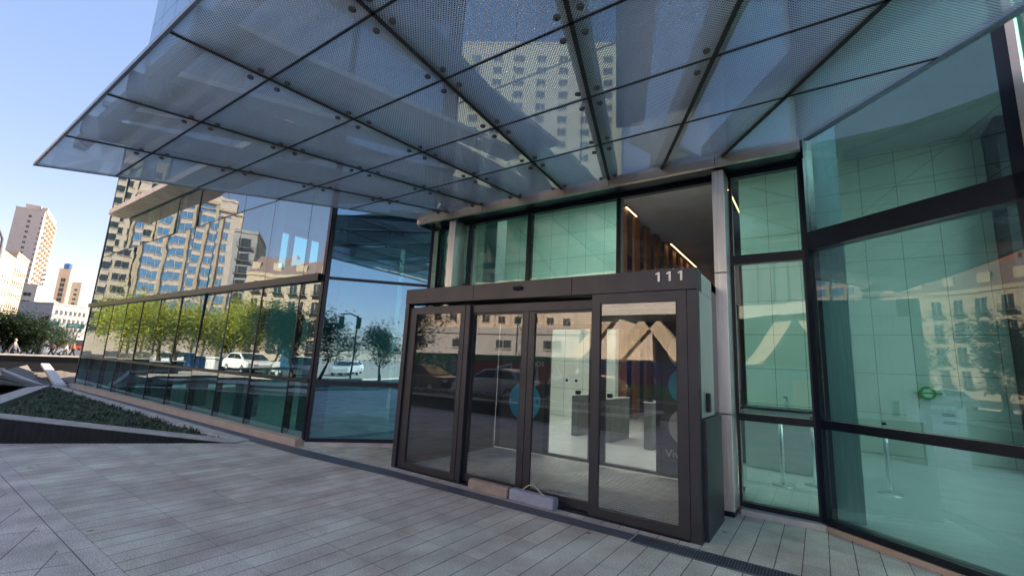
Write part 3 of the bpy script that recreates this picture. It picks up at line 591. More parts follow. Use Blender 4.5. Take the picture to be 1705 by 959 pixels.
# ------------------------------------------------------------------ angular planter
T = Vector((-8.65, 4.10, 0)); Nn = Vector((-22.9, 4.06, .06)); Mm = Vector((-10.94, 1.14, .44))
pln = empty('angular_planter', (0, 0, 0), 0, 'triangular raised planter with pale concrete rims and a black ribbed side', 'planter')
def strip(name, a, b, wa, wb, h, m, side, parent, drop=0.):
    a = Vector(a); b = Vector(b); d = Vector((b.x - a.x, b.y - a.y, 0)).normalized(); s = Vector((-d.y, d.x, 0)) * side
    bm = bmesh.new(); top = [a, b, b + s * wb, a + s * wa]
    vt_ = [bm.verts.new(p) for p in top]; vb = [bm.verts.new(p - Vector((0, 0, h))) for p in top]
    bm.faces.new(vt_); bm.faces.new(vb)
    for i in range(4): bm.faces.new((vt_[i], vt_[(i + 1) % 4], vb[(i + 1) % 4], vb[i]))
    return link(name, bm, m, parent, bevel=.004)
strip('front_rim', T + Vector((0, 0, .03)), Mm + Vector((-.02, -.02, 0)), .16, .34, .05, M_conc, -1, pln)
bm = bmesh.new()   # ribbed black side under the rim
n_r = 90
base = [T + (Mm - T) * (k / n_r) for k in range(n_r + 1)]
nrm = Vector((-(Mm - T).y, (Mm - T).x, 0)).normalized()
prev = None
for k, p in enumerate(base):
    off = nrm * (-.012 if k % 2 else -.03); q0 = bm.verts.new((p.x - off.x * 1, p.y - off.y * 1, 0.0)); q1 = bm.verts.new((p.x - off.x, p.y - off.y, max(.01, p.z - .02)))
    q2 = bm.verts.new((p.x + nrm.x * -.1, p.y + nrm.y * -.1, max(.01, p.z - .02))); q3 = bm.verts.new((p.x + nrm.x * -.1, p.y + nrm.y * -.1, 0))
    if prev:
        bm.faces.new((prev[0], q0, q1, prev[1])); bm.faces.new((prev[1], q1, q2, prev[2])); bm.faces.new((prev[2], q2, q3, prev[3]))
    prev = (q0, q1, q2, q3)
link('ribbed_side', bm, M_dark, pln)
strip('back_rim', (-8.7, 4.08, .035), (-22.9, 4.06, .06), .22, .22, .06, M_conc, -1, pln)
strip('side_rim', Nn + Vector((0, 0, .02)), Mm + Vector((0, 0, .005)), .45, .32, .30, M_conc, -1, pln)
bm = bmesh.new(); bm.faces.new([bm.verts.new(v) for v in ((-8.9, 4.0, .0), (-11.0, 1.35, .34), (-22.6, 4.0, .0))]); link('soil_bed', bm, M_soil, pln)
# groundcover: many small leaf blades
bm = bmesh.new(); A_, B_, C_ = Vector((-9.1, 3.98, .01)), Vector((-11.15, 1.42, .36)), Vector((-22.4, 4.02, .02))
rg = random.Random(3)
for k in range(15000):
    u, v = rg.random(), rg.random()
    if u + v > 1: u, v = 1 - u, 1 - v
    p = A_ + (B_ - A_) * u + (C_ - A_) * v
    if rg.random() < .12 + .5 * max(0, math.sin(p.x * 2.1) * math.sin(p.y * 3.3 + 1)) * .6: continue
    an = rg.random() * 6.28; L_ = rg.uniform(.05, .12) * (1 + .7 * math.sin(p.x * 4.1) * math.sin(p.y * 5.3)); wd = rg.uniform(.006, .013); el = rg.uniform(.15, 1.1)
    d = Vector((math.cos(an) * math.cos(el), math.sin(an) * math.cos(el), math.sin(el))) * L_; s = Vector((-math.sin(an), math.cos(an), 0)) * wd
    q = [bm.verts.new(x) for x in (p - s, p + s, p + d * .6 + s * .9, p + d + Vector((0, 0, -.02)), p + d * .6 - s * .9)]; bm.faces.new(q)
tag(link('groundcover', bm, M_leafB), 'dark green grassy groundcover filling the triangular planter', 'plants', kind='stuff')
# second sunken bed with folded concrete ridges
p2 = empty('folded_concrete_bed', (0, 0, 0), 0, 'sunken soil bed crossed by folded pale concrete ridges at the far left', 'planter')
for a, b, wd, nm in (((-22.6, 4.12, .10), (-32, 5.15, .55), .30, 'ridge'), ((-22.9, 3.9, .10), (-24.5, 2.95, .60), .13, 'ridge'), ((-22.9, 3.85, .09), (-22, 2.66, .47), .12, 'ridge'), ((-22.8, 3.82, .08), (-20, 2.44, .41), .10, 'ridge'),
                    ((-24.5, 2.95, .60), (-18, -1.2, 1.1), .14, 'ridge'), ((-22, 2.66, .47), (-15, -1.0, .8), .12, 'ridge'), ((-20, 2.44, .41), (-12.5, -.6, .6), .1, 'ridge')):
    strip(nm, a, b, wd, wd, .10, M_conc, 1 if a[0] > -22.7 and nm == 'x' else (-1 if a[1] > 4.1 else 1), p2)
bm = bmesh.new()
for a, b in (((-24.5, 2.98, .5), (-22, 2.7, .37)), ((-22, 2.68, .37), (-20, 2.46, .31)), ((-32, 4.7, .46), (-24.5, 3.0, .5))):
    bm.faces.new([bm.verts.new(v) for v in ((-22.9, 3.88, .0), a, b)])
    bm.faces.new([bm.verts.new(v) for v in (a, b, (b[0], b[1], 0), (a[0], a[1], 0))])
link('dark_fold', bm, M_soil, p2)
bm = bmesh.new()
def quad(*pts): bm.faces.new([bm.verts.new(p) for p in pts])
quad((-22.9, 3.95, -.01), (-11.2, 1.3, .1), (-12.6, -1.2, .05), (-28, -1, .02)); quad((-33.9, 3.2, .004), (-33.9, 11, .004), (-24.0, 8.0, .004), (-23.0, 3.9, .004)); link('dry_soil_bed', bm, M_soil, p2)
wl = tag(bx('low_black_wall', M_dark, None, -34.3, -34.0, -2.0, 11.5, 0, .85), 'low black wall with a pale coping beyond the sunken bed', 'wall')
bx('coping', M_conc, wl, -34.36, -33.9, -2.05, 11.55, .851, .92)
bm = bmesh.new(); rg = random.Random(9)
vv = {}
for i in range(21):
    for j in range(9):
        x = -33.5 + i * .42; y = 4.7 + j * .3 + (i / 20) * 0; z = .02 + .14 * abs(math.sin(i * .9 + j) * math.cos(j * .7)) * (1 if 0 < j < 8 else 0); vv[i, j] = bm.verts.new((x, y, z))
for i in range(20):
    for j in range(8): bm.faces.new((vv[i, j], vv[i + 1, j], vv[i + 1, j + 1], vv[i, j + 1]))
tag(link('soil_mound', bm, M_soil, None, True), 'rough heap of dry soil beside the far end of the glass facade', 'soil', kind='stuff')

# ------------------------------------------------------------------ buildings
def facade(name, p0, d, L, D, H, wall, cols, rows_, wm, label, cat='building', group=None, sill=None, balc=None, roof=None, side=None):
    """block whose long face starts at p0 and runs along d; windows are boxes set in reveals, one object each"""
    b = empty(name, (p0[0], p0[1], 0), math.atan2(d[1], d[0]), label, cat, group)
    bx('wall', wall, b, 0, L, 0, D, 0, H)
    bxs('parapet', wall, b, [(-.15, L + .15, -.15, .2, H, H + .7), (-.15, .2, .2, D, H, H + .7), (L - .2, L + .15, .2, D, H, H + .7)])
    cache = {}
    def win(x0, x1, y, z, h, rot=0):
        key = (round(x1 - x0, 2), round(h, 2))
        if key not in cache:
            bm = bmesh.new(); box(bm, 0, x1 - x0, -.04, .1, 0, h); o = link('window', bm, [wm, wall]); cache[key] = o.data
            bm = bmesh.new(); w_ = x1 - x0; box(bm, -.12, w_ + .12, -.14, .05, -.14, -.002)
            box(bm, w_ / 2 - .04, w_ / 2 + .04, -.08, -.042, 0, h); box(bm, -.06, w_ + .06, -.10, .05, h + .002, h + .12); fr = link('window_frame', bm, sill or wall); cache[key, 'f'] = fr.data
            bpy.data.objects.remove(fr)
        else: o = bpy.data.objects.new('window', cache[key]); COL.objects.link(o)
        o.parent = b; o.location = (x0, y, z) if not rot else (y, x0, z); o.rotation_euler = (0, 0, rot)
        f_ = bpy.data.objects.new('window_frame', cache[key, 'f']); COL.objects.link(f_); f_.parent = o
        if balc and not rot:
            if 'b' not in cache:
                bm = bmesh.new(); w_ = x1 - x0; box(bm, -.3, w_ + .3, -.75, -.15, -.3, -.15); k = -.28
                while k < w_ + .28: box(bm, k, k + .04, -.74, -.70, -.149, .75); k += .22
                box(bm, -.3, w_ + .3, -.75, -.69, .751, .80); q = link('balcony', bm, balc); cache['b'] = q.data
            else: q = bpy.data.objects.new('balcony', cache['b']); COL.objects.link(q)
            q.parent = b; q.location = (x0, 0, z)
    for z, h in rows_:
        for a, c in cols: win(a, c, 0, z, h)
        if side:
            for a, c in side: win(a, c, L, z, h, R_(90))
    return b
rowsF = lambda z0, n, p, h: [(z0 + k * p, h) for k in range(n)]
colsF = lambda x0, n, p, w_: [(x0 + k * p, x0 + k * p + w_) for k in range(n)]
# reflected across the avenue
b1 = facade('office_tower', (-139.2, -47.3), (-.405, .914), 21, 18, 46, M_pink, [(17.3, 20), (14.2, 16.3), (9.9, 13), (6.4, 8.7), (3.8, 5.1)], rowsF(6, 11, 3.4, 2.1), M_win, 'beige office tower with square blue windows reflected in the left glass facade')
bxs('cornice', M_crm, b1, [(-.3, 21.3, -.5, 0, 42.6, 43.4), (-.2, 21.2, -.3, 0, 40.9, 41.2)]); bxs('pilaster', M_crm, b1, [(x, x + .7, -.35, 0, 0, 42.5) for x in (0, 5.6, 9.1, 13.2, 16.6, 20.3)])
bxs('roof_sign', M_sgn, b1, [(6 + k * 1.35, 7 + k * 1.35, .2, .5, 47.2, 49.2 if k % 2 else 48.4) for k in range(9)]); bm = bmesh.new(); tube(bm, [(3, 6, 46), (3, 6, 55)], .12); tube(bm, [(2, 6, 52), (4, 6, 53)], .06); link('antenna', bm, M_greyst, b1)
b2 = facade('office_tower', (-147.9, -27.7), (-.405, .914), 34, 20, 52, M_bei, [(.6, 3.3), (4, 7.4), (8.4, 12), (13, 17), (18, 22.5), (23.5, 28)], rowsF(5, 14, 3.3, 1.7), M_wind, 'tan tower wing with long dark window bands at the left end of the reflected skyline')
facade('apartment_building', (-98.2, -34.7), (-.55, .835), 5.4, 14, 26.5, M_gry, [(1.1, 4.3)], rowsF(3, 8, 2.95, 1.6), M_wind, 'narrow grey apartment block with balconies beside the beige office tower', balc=M_greyst)
b4 = facade('mansard_building', (-74, -44), (-.81, .59), 22, 12, 16.4, M_crm, colsF(1.2, 7, 3.0, 1.3), rowsF(2.2, 4, 3.7, 2.2), M_wind, 'cream classical building with balconies and a red mansard roof', balc=M_frame)
bm = bmesh.new(); a = [bm.verts.new(v) for v in ((0, 0, 17.1), (22, 0, 17.1), (22, 12, 17.1), (0, 12, 17.1))]; c = [bm.verts.new(v) for v in ((1.2, 1.6, 20.8), (20.8, 1.6, 20.8), (20.8, 10.4, 20.8), (1.2, 10.4, 20.8))]
bm.faces.new(c)
for k in range(4): bm.faces.new((a[k], a[(k + 1) % 4], c[(k + 1) % 4], c[k]))
link('mansard_roof', bm, M_roofr, b4); bxs('dormer', M_crm, b4, [(2.4 + 4.4 * k, 3.9 + 4.4 * k, .35, 2.2, 17.2, 19.4) for k in range(5)]); bxs('chimney', M_brk, b4, [(5, 6.2, 5, 6.5, 20.8, 22.6), (15, 16, 5, 6.5, 20.8, 22.4)])
b5 = facade('brick_tower', (-86, -50), (-.81, .59), 7, 7, 26, M_brk, colsF(1, 2, 3, 1.2), rowsF(14, 3, 3.3, 1.4), M_wind, 'red brick tower rising behind the mansard roof')
b6 = facade('apartment_building', (-38, -110), (-.85, .52), 84, 18, 40, M_bei, colsF(21, 14, 4.5, 1.9), rowsF(9, 7, 4.2, 1.9), M_wind, 'long sunlit beige apartment slab with small windows reflected in the left door', sill=M_crm)
bxs('vertical_rib', M_crm, b6, [(1.4 + 4.5 * k, 1.9 + 4.5 * k, -.3, 0, 6, 39.5) for k in range(18)])
facade('warehouse', (-21, -33), (-.99, .14), 26, 8, 5.2, M_gry, colsF(2, 4, 6, 2), rowsF(3.6, 1, 1, .9), M_wind, 'low grey warehouse behind the graffiti hoarding')
facade('apartment_building', (34, -112), (-1, .02), 78, 18, 36, M_wht, colsF(3, 14, 5.4, 2.2), rowsF(6, 7, 4.1, 1.9), M_wind, 'off white apartment slab far across the road behind the photographer', sill=M_gry)
# straight ahead down the avenue (left edge of the picture)
def pol(az, dist): return (math.sin(R_(az)) * dist, math.cos(R_(az)) * dist)
def far(az0, az1, dist, H, wall, cols, rw, label, depth=10, side=None, dist1=None, **k):
    p = Vector(pol(az0, dist)); q = Vector(pol(az1, dist1 or dist)); d = (q - p); L = d.length; d.normalize()
    # faces look back at the viewer: the run goes from the left end to the right end, inward is away
    return facade('apartment_tower' if H > 50 else 'apartment_building', p, d, L, depth, H, wall, [(L * a, L * b) for a, b in cols], rw, M_wind, label, side=side, **k)
SD = (.26, .9656)
def far2(az, dist, L, D, H, wall, cols, rw, label, side=None, **k):
    P1 = Vector(pol(az, dist)); p0 = P1 - Vector(SD) * L
    return facade('apartment_tower' if H > 70 else 'apartment_building', p0, SD, L, D, H, wall, [(L * a, L * b) for a, b in cols], rw, M_wind, label, side=side, **k)
sides = lambda n, p, w_, x0=1.2: [(x0 + p * q, x0 + p * q + w_) for q in range(n)]
tw = far2(-82.77, 385, 12, 42, 79, M_pink, [(.48, .58), (.92, .97)], rowsF(20, 18, 3.2, 1.3), 'tall slab tower with one column of windows and balconies down its sunlit side', side=[(3.5, 5), (14.5, 16), (25.5, 27)])
bm = bmesh.new(); box(bm, 0, 1.4, 0, 5.5, 0, 1.0); q = link('balcony', bm, M_crm); me_b = q.data; bpy.data.objects.remove(q)
for k in range(19):
    for j in range(4): q = bpy.data.objects.new('balcony', me_b); COL.objects.link(q); q.parent = tw; q.location = (12.002, 6 + j * 10 + (k % 2) * 1.5, 19.5 + 3.2 * k)
bx('roof_plant', M_wht, tw, 3, 9.5, 4, 30, 79, 83); bx('stair_bulkhead', M_bei, tw, 10, 12.6, 2, 40, 79, 82)
far2(-86.2, 150, 8, 41, 24, M_wht, [(.2, .5)], rowsF(3, 5, 3.4, 2), 'white corner building with dark vertical window strips at the left picture edge', side=sides(11, 3.6, 1.0))
far2(-83.75, 200, 5, 19, 27.5, M_crm, [(.3, .6)], rowsF(4, 6, 3.5, 1.8), 'yellowish classical apartment house right of the white corner building', side=sides(6, 3.0, 1.3))
far2(-82.15, 300, 4.8, 34, 27, M_wht, [(.2, .7)], rowsF(4, 6, 3.6, 1.6), 'plain greyish block at the foot of the tall slab tower', side=sides(8, 4, 2))
far2(-81.5, 350, 4, 60, 26, M_crm, [(.2, .7)], rowsF(5, 6, 3.4, 1.4), 'small cream block right of the greyish one', side=sides(10, 6, 3))
far2(-80.3, 420, 5.5, 55, 50, M_bei, [(.3, .7)], rowsF(22, 7, 3.3, 2.6), 'stepped beige block far down the avenue with a blue roof tank', side=sides(8, 6.5, 3))
far2(-79.4, 440, 8, 50, 44, M_wht, [(.1, .3), (.6, .8)], rowsF(12, 9, 3.3, 1.5), 'pale block behind the stepped beige block', side=sides(8, 6, 3))
p_ = pol(-80.55, 423); tk = empty('water_tank', (p_[0], p_[1], 50.7), 0, 'bright blue water tank on the roof of the beige block', 'tank'); bm = bmesh.new(); disc(bm, (0, 0, 0), 2.0, 3.6, 18); link('tank_body', bm, M_blue, tk); bm = bmesh.new(); disc(bm, (0, 0, 3.61), 2.1, .6, 18, .8); link('tank_lid', bm, M_blue, tk)
far(-80.9, -78.4, 260, 17, M_gry, [(.08 + .12 * k, .14 + .12 * k) for k in range(7)], rowsF(3, 4, 3.4, 1.6), 'low stone building with a dark roof at the end of the avenue', 20, dist1=270)

# ------------------------------------------------------------------ trees
def tree_meshes(seed, r, h0, h1, n, leaf, ls, trunk_r, bare=False, droop=.0):
    rg = random.Random(seed); bm = bmesh.new()
    tips = []
    def limb(p, d, L, rad, depth):
        pts = [p]; rs = [rad]; q = p.copy(); dd = d.copy()
        for k in range(4):
            dd = (dd + Vector((rg.gauss(0, .16), rg.gauss(0, .16), rg.gauss(.03, .10)))).normalized(); q = q + dd * L / 4; pts.append(q.copy()); rs.append(rad * (1 - .17 * (k + 1)))
        tube(bm, pts, rs, 6 if depth < 2 else 4)
        if depth >= (4 if bare else 3): tips.append(q); return
        if depth >= 1: tips.append(pts[2]); 
        for k in range(rg.choice((2, 3, 3)) if depth else 5):
            sp = .75 if depth else 1.0; a = rg.random() * 6.28
            nd = (dd * .8 + Vector((math.cos(a), math.sin(a), rg.uniform(-.1, .55))) * sp).normalized(); limb(pts[-1 - (k % 2)], nd, L * rg.uniform(.6, .82), rs[-1] * .75, depth + 1)
    limb(Vector((0, 0, 0)), Vector((0, 0, 1)), h0, trunk_r, 0)
    # fit the skeleton in the crown envelope
    mx = max(math.hypot(t.x, t.y) for t in tips) or 1; mz = max(t.z for t in tips)
    for v in bm.verts:
        if v.co.z > h0 * .8: f_ = min(1, (v.co.z - h0 * .8) / 1.0); v.co.x *= 1 + (r * .9 / mx - 1) * f_; v.co.y *= 1 + (r * .9 / mx - 1) * f_; v.co.z = h0 * .8 + (v.co.z - h0 * .8) * (h1 * .95 - h0 * .8) / (mz - h0 * .8)
    me_t = bpy.data.meshes.new('trunk'); bmesh.ops.recalc_face_normals(bm, faces=bm.faces); bm.to_mesh(me_t); bm.free(); me_t.materials.append(M_bark)
    if bare: return me_t, None
    bm = bmesh.new(); C_ = [Vector((t.x * r * .85 / mx, t.y * r * .85 / mx, h0 * .8 + (t.z - h0 * .8) * (h1 * .9 - h0 * .8) / (mz - h0 * .8))) for t in tips]
    rg.shuffle(C_); C_ = C_[:60]
    for k in range(n):
        c = C_[k % len(C_)]; s_ = r * .17 * (0.7 + .9 * ((k % len(C_)) * 7 % 10) / 10)
        p = c + Vector((rg.gauss(0, s_), rg.gauss(0, s_), rg.gauss(0, s_ * .55)))
        a = rg.random() * 6.28; el = rg.uniform(-.6 - droop, .4); d = Vector((math.cos(a) * math.cos(el), math.sin(a) * math.cos(el), math.sin(el))); u = d.cross(Vector((rg.gauss(0, .4), rg.gauss(0, .4), 1))).normalized(); L_ = ls * rg.uniform(.6, 1.5)
        bm.faces.new([bm.verts.new(x) for x in (p, p + d * L_ * .5 + u * L_ * .22, p + d * L_, p + d * L_ * .5 - u * L_ * .22)])
    me_c = bpy.data.meshes.new('crown'); bm.to_mesh(me_c); bm.free(); me_c.materials.append(leaf)
    return me_t, me_c
def tree(ms, loc, rz, label, name='street_tree', group='trees along the street', sc=1.):
    t = empty(name, (loc[0], loc[1], -.02), rz, label, 'tree', group); t.scale = (sc, sc, sc)
    for m_, nm in zip(ms, ('trunk', 'crown')):
        if m_: o = bpy.data.objects.new(nm, m_); COL.objects.link(o); o.parent = t
    return t
TY = tree_meshes(1, 5.3, 1.4, 6.0, 15000, M_leafY, .26, .19, droop=.3); TG = tree_meshes(2, 3.0, 2.0, 6.0, 6500, M_leafG, .22, .16)
TS = tree_meshes(5, 2.0, 1.4, 4.6, 3600, M_leafG, .17, .07); TB = tree_meshes(4, 4.6, 3.4, 10.5, 0, None, 0, .22, True); M_leafD = leafmat('deep green leaves', (.028, .05, .022))
TD = tree_meshes(8, 4.0, 1.3, 5.0, 14000, M_leafD, .26, .2)
tree(TY, (-47, -3.9), .3, 'broad yellow green tree reflected large in the left facade'); tree(TY, (-45, -10), 2.1, 'second yellow green tree farther back toward the avenue', sc=1.05)
tree(TY, (-60, -14), 4.0, 'distant yellow green tree across the avenue', sc=1.1)
tree(TG, (-33.5, -7.5), 0, 'dark green tree with a rounded crown reflected right of the yellow one'); tree(TG, (-27.5, -6.0), 1.5, 'dark green tree reflected nearest the facade corner', sc=.9)
tree(TG, (-60, -1.2), 2.2, 'dark green tree reflected at the far end of the left facade', sc=1.05)
tree(TS, (-16.2, -5.9), 0, 'thin dark young tree reflected in the left side light'); tree(TS, (-19.4, -5.7), 2, 'second thin young tree farther left along the kerb', sc=1.1)
tree(TG, (5.2, -14.6), 1, 'green tree reflected left in the angled glass screen', sc=.86); tree(TG, (8.6, -12.6), 2.6, 'green tree reflected right in the angled glass screen', sc=.78)
tree(TB, (-53, -7.5), 0, 'leafless dark tree in front of the reflected beige tower', 'bare_tree'); tree(TB, (-27, -10.5), 2, 'leafless tree reflected in the green glass wall', 'bare_tree', sc=.9)
for k, (x, y, s_) in enumerate(((14, -38, .62), (20, -34, .6), (25, -37, .66), (17, -44, .7), (29, -42, .7), (22, -47, .72))): tree(TB, (x, y), k * 1.1, ['leafless tree first in the far row behind the reflected white car', 'leafless tree second in the far row behind the white car', 'leafless tree third in the far row behind the white car',
     'leafless tree in the back row, leftmost', 'leafless tree in the back row, rightmost', 'leafless tree in the middle of the back row'][k], 'bare_tree', sc=s_)
tree(TD, (-54.5, 6.2), 0, 'dark spreading tree at the left picture edge before the white building', sc=.8); tree(TD, (-57, 8.3), 2.4, 'dark spreading tree next to the leftmost one, closer to the signal pole', sc=.68); tree(TG, (-64, 10.9), 1, 'small dark tree just right of the signal pole', sc=.62)
tree(TB, (-98, 18.6), 1, 'leafless reddish tree beside the far end of the glass facade', 'bare_tree', sc=.95); tree(TB, (-112, 19), 3, 'leafless tree behind the green street signs', 'bare_tree', sc=.9)

# ------------------------------------------------------------------ vehicles
def car_parts(paint):
    prof = [(-2.05, .35), (-2.08, .75), (-1.95, .95), (-1.45, 1.02), (.95, 1.0), (1.85, .86), (2.08, .68), (2.08, .35)]
    def loft(prof, w0, w1, m, nm, zt):
        bm = bmesh.new(); rings = []
        for y, s_ in ((-w0, .985), (-w0 * .9, 1), (w0 * .9, 1), (w0, .985)):
            rings.append([bm.verts.new((x * s_, y * (1 - (1 - w1) * max(0, (z - zt[0]) / (zt[1] - zt[0]))), z)) for x, z in prof])
        for a, b in zip(rings, rings[1:]):
            for k in range(len(prof)): bm.faces.new((a[k], a[(k + 1) % len(prof)], b[(k + 1) % len(prof)], b[k]))
        bm.faces.new(rings[0]); bm.faces.new(rings[-1]); me = bpy.data.meshes.new(nm); bmesh.ops.recalc_face_normals(bm, faces=bm.faces); bm.to_mesh(me); bm.free(); me.materials.append(m)
        for p in me.polygons: p.use_smooth = False
        return me
    body = loft(prof, .87, .94, paint, 'body', (.7, 1.05))
    cab = loft([(-1.72, .98), (-1.35, 1.36), (-.7, 1.47), (.25, 1.44), (1.15, .98)], .80, .80, paint, 'roof', (.98, 1.47))
    bm = bmesh.new()
    for s in (-1, 1):
        for pts in (((-1.5, 1.02), (-1.25, 1.32), (-.45, 1.38), (-.45, 1.02)), ((-.38, 1.02), (-.38, 1.38), (.2, 1.36), (.92, 1.02))):
            a = [bm.verts.new((x, s * (.806 * (1 - .2 * (z - .98) / .49) + .012), z)) for x, z in pts]; b = [bm.verts.new((x, s * (.79 * (1 - .2 * (z - .98) / .49)), z)) for x, z in pts]; bm.faces.new(a); bm.faces.new(b)
            for i in range(4): bm.faces.new((a[i], a[(i + 1) % 4], b[(i + 1) % 4], b[i]))
    for x0, z0, x1, z1 in ((.32, 1.42, 1.12, 1.02), (-1.42, 1.32, -1.74, 1.02)):
        q = [bm.verts.new(v) for v in ((x0 + .03 * (1 if x0 > 0 else -1), -.62, z0), (x0 + .03 * (1 if x0 > 0 else -1), .62, z0), (x1 + .03 * (1 if x0 > 0 else -1), .72, z1), (x1 + .03 * (1 if x0 > 0 else -1), -.72, z1))]; bm.faces.new(q)
    gm = bpy.data.meshes.new('windows'); bmesh.ops.recalc_face_normals(bm, faces=bm.faces); bm.to_mesh(gm); bm.free(); gm.materials.append(M_cglass)
    bm = bmesh.new(); tube(bm, [(0, -.1, 0), (0, -.085, 0), (0, .085, 0), (0, .1, 0)], [.27, .31, .31, .27], 20); wm = bpy.data.meshes.new('wheel'); bmesh.ops.recalc_face_normals(bm, faces=bm.faces); bm.to_mesh(wm); bm.free(); wm.materials.append(M_tyre)
    bm = bmesh.new(); tube(bm, [(0, -.105, 0), (0, .105, 0)], .18, 12); rm = bpy.data.meshes.new('rim'); bm.to_mesh(rm); bm.free(); rm.materials.append(M_cars)
    bm = bmesh.new(); box(bm, -.06, .06, -.16, .16, -.06, .06); lm = bpy.data.meshes.new('headlight'); bm.to_mesh(lm); bm.free(); lm.materials.append(M_cars)
    bm = bmesh.new(); box(bm, -.06, .06, -.12, .12, -.09, .09); tm = bpy.data.meshes.new('tail_light'); bm.to_mesh(tm); bm.free(); tm.materials.append(M_red)
    return body, cab, gm, wm, rm, lm, tm
CP = {k: car_parts(m) for k, m in (('w', M_carw), ('s', M_cars), ('k', M_cark))}
def car(x, y, rz, c, label, cat='car', z=-.018):
    t = empty('parked_car', (x, y, z), rz, label, cat, 'cars along the street'); b, cb, g, wmm, rm, lm, tm = CP[c]
    def ad(n_, m_, loc=(0, 0, 0), par=None): o = bpy.data.objects.new(n_, m_); COL.objects.link(o); o.parent = par or t; o.location = loc; return o
    ad('body', b); ad('roof', cb); ad('windows', g)
    for sx_ in (-1.28, 1.3):
        for sy_ in (-.78, .78): q = ad('wheel', wmm, (sx_, sy_, .31)); ad('rim', rm, (0, 0, 0), q)
    for s in (-1, 1): ad('headlight', lm, (2.03, s * .62, .7)); ad('tail_light', tm, (-2.03, s * .68, .8))
for a in ((-17.7, -7.7, 0, 'k', 'black car reflected in the leftmost door glass'), (-12.9, -7.7, math.pi, 's', 'silver hatchback reflected in the sliding door'), (-8.3, -7.7, math.pi, 'k', 'dark car reflected lower beside the silver hatchback'),
          (18.2, -28.6, 2.5, 'w', 'white car reflected in the angled glass screen'), (14.6, -24.5, 2.5, 's', 'silver car reflected at the right edge of the angled glass screen'), (-36, -12.3, .1, 'w', 'white car reflected low in the green glass wall'),
          (-30, -7.7, 0, 's', 'silver car parked at the kerb under the rounded dark tree'), (-37, -7.7, 0, 'w', 'white car at the kerb under the yellow green tree'), (-56, -9, .4, 'w', 'white car crossing onto the avenue'), (-66, -10, .2, 's', 'silver car waiting on the avenue'),
          (-74, 9.2, 1.3, 'w', 'white car among the people at the street corner'), (-82, 13.5, 1.5, 's', 'silver car beside the people, nearest the glass facade'), (-90, 12.6, 1.4, 'w', 'white car in front of the red bus')): car(*a, z=-.018 if a[1] > -16 else -.03)
bs = empty('city_bus', (-160, 29.5, -.02), .2, 'red and white bus on the far avenue', 'bus')
bx('body', M_red, bs, -6, 6, -1.25, 1.25, .35, 2.2, bevel=.15); bx('roof', M_carw, bs, -5.9, 5.9, -1.2, 1.2, 2.21, 3.1, bevel=.25); bxs('windows', M_cglass, bs, [(-5.5 + 1.9 * k, -3.8 + 1.9 * k, -1.28, 1.28, 1.35, 2.15) for k in range(6)]); bx('windscreen', M_cglass, bs, 5.9, 6.03, -1.1, 1.1, 1.2, 2.6)
for sx_ in (-3.6, 3.8):
    for s in (-1, 1): bm = bmesh.new(); tube(bm, [(sx_, s * 1.1, .48), (sx_, s * 1.29, .48)], .48, 18); link('wheel', bm, M_tyre, bs)

# ------------------------------------------------------------------ hoarding and mural across the road
hb = empty('graffiti_hoarding', (-24.0, -18.6, -.02), math.pi, 'green painted hoarding with white and yellow bubble graffiti', 'hoarding')
hb.scale = h_s = (.86, 1, 1.15); bx('panel', M_green, hb, 0, 12, 0, .12, 0, 2.1); bxs('panel_rib', M_green, hb, [(0, 12, -.03, -.001, .4 + .4 * k, .46 + .4 * k) for k in range(4)])
def strokes(par, name, m, lst, r=.035, y=-.05):
    bm = bmesh.new()
    for P in lst: tube(bm, [(p[0], y, p[1]) for p in P], r, 5)
    link(name, bm, m, par)
rg = random.Random(11); cl_ = []
for k in range(26):
    cx0, cz0 = rg.uniform(.6, 6), rg.uniform(.5, 1.7); cl_.append([(cx0 + rg.uniform(-.4, .4), cz0 + rg.uniform(-.35, .35)) for _ in range(5)])
strokes(hb, 'white_tag', M_carw, cl_)
M_yel = mat('yellow paint', (.7, .62, .15), .5)
strokes(hb, 'yellow_tag', M_yel, [[(8.6 + 1.5 * math.cos(a / 12 * 6.28) + .25 * math.cos(a * 1.6), 1.05 + .7 * math.sin(a / 12 * 6.28) + .1 * math.sin(a * 2)) for a in range(13)], [(7.6, .6), (8.2, 1.5), (8.5, .7)], [(8.9, 1.6), (9.3, .6), (9.7, 1.5)], [(8, 1.1), (9.6, 1.1)]], .06)
h2 = empty('graffiti_hoarding', (-14.2, -18.6, -.02), math.pi, 'red and green hoarding with large white block letters', 'hoarding')
h2.scale = (1.07, 1, 1.15); bx('panel', M_green, h2, 0, 9, 0, .12, 0, 2.1); bx('red_field', M_red, h2, 0, 9, -.02, -.002, .0, 1.7)
strokes(h2, 'block_letters', M_carw, [[(.6, .3), (1.3, 1.5), (2.0, .3)], [(.95, .8), (1.7, .8)], [(2.8, .3), (2.8, 1.5), (4.0, .3), (4.0, 1.5)], [(5.0, .3), (5.0, 1.5), (6.2, 1.2), (6.3, .6), (5.0, .3)]], .13, -.1)
h3 = empty('painted_mural_wall', (2.4, -18.6, -.02), math.pi, 'mural wall in bands of blue, purple, orange and green', 'wall')
h3.scale = (.96, 1, 1.0); bx('wall', M_greyp, h3, 0, 17, 0, .2, 0, 2.4); bx('blue_band', M_blue, h3, 0, 17, -.02, -.002, 1.7, 2.35); bx('purple_band', M_purple, h3, 4, 12, -.02, -.002, .9, 1.69); bx('orange_field', M_orange, h3, 0, 3.9, -.02, -.002, .1, 1.69); bx('green_field', M_green, h3, 6, 17, -.02, -.002, .1, .89); bx('cyan_field', M_purple, h3, 12.1, 17, -.02, -.002, .9, 1.69)
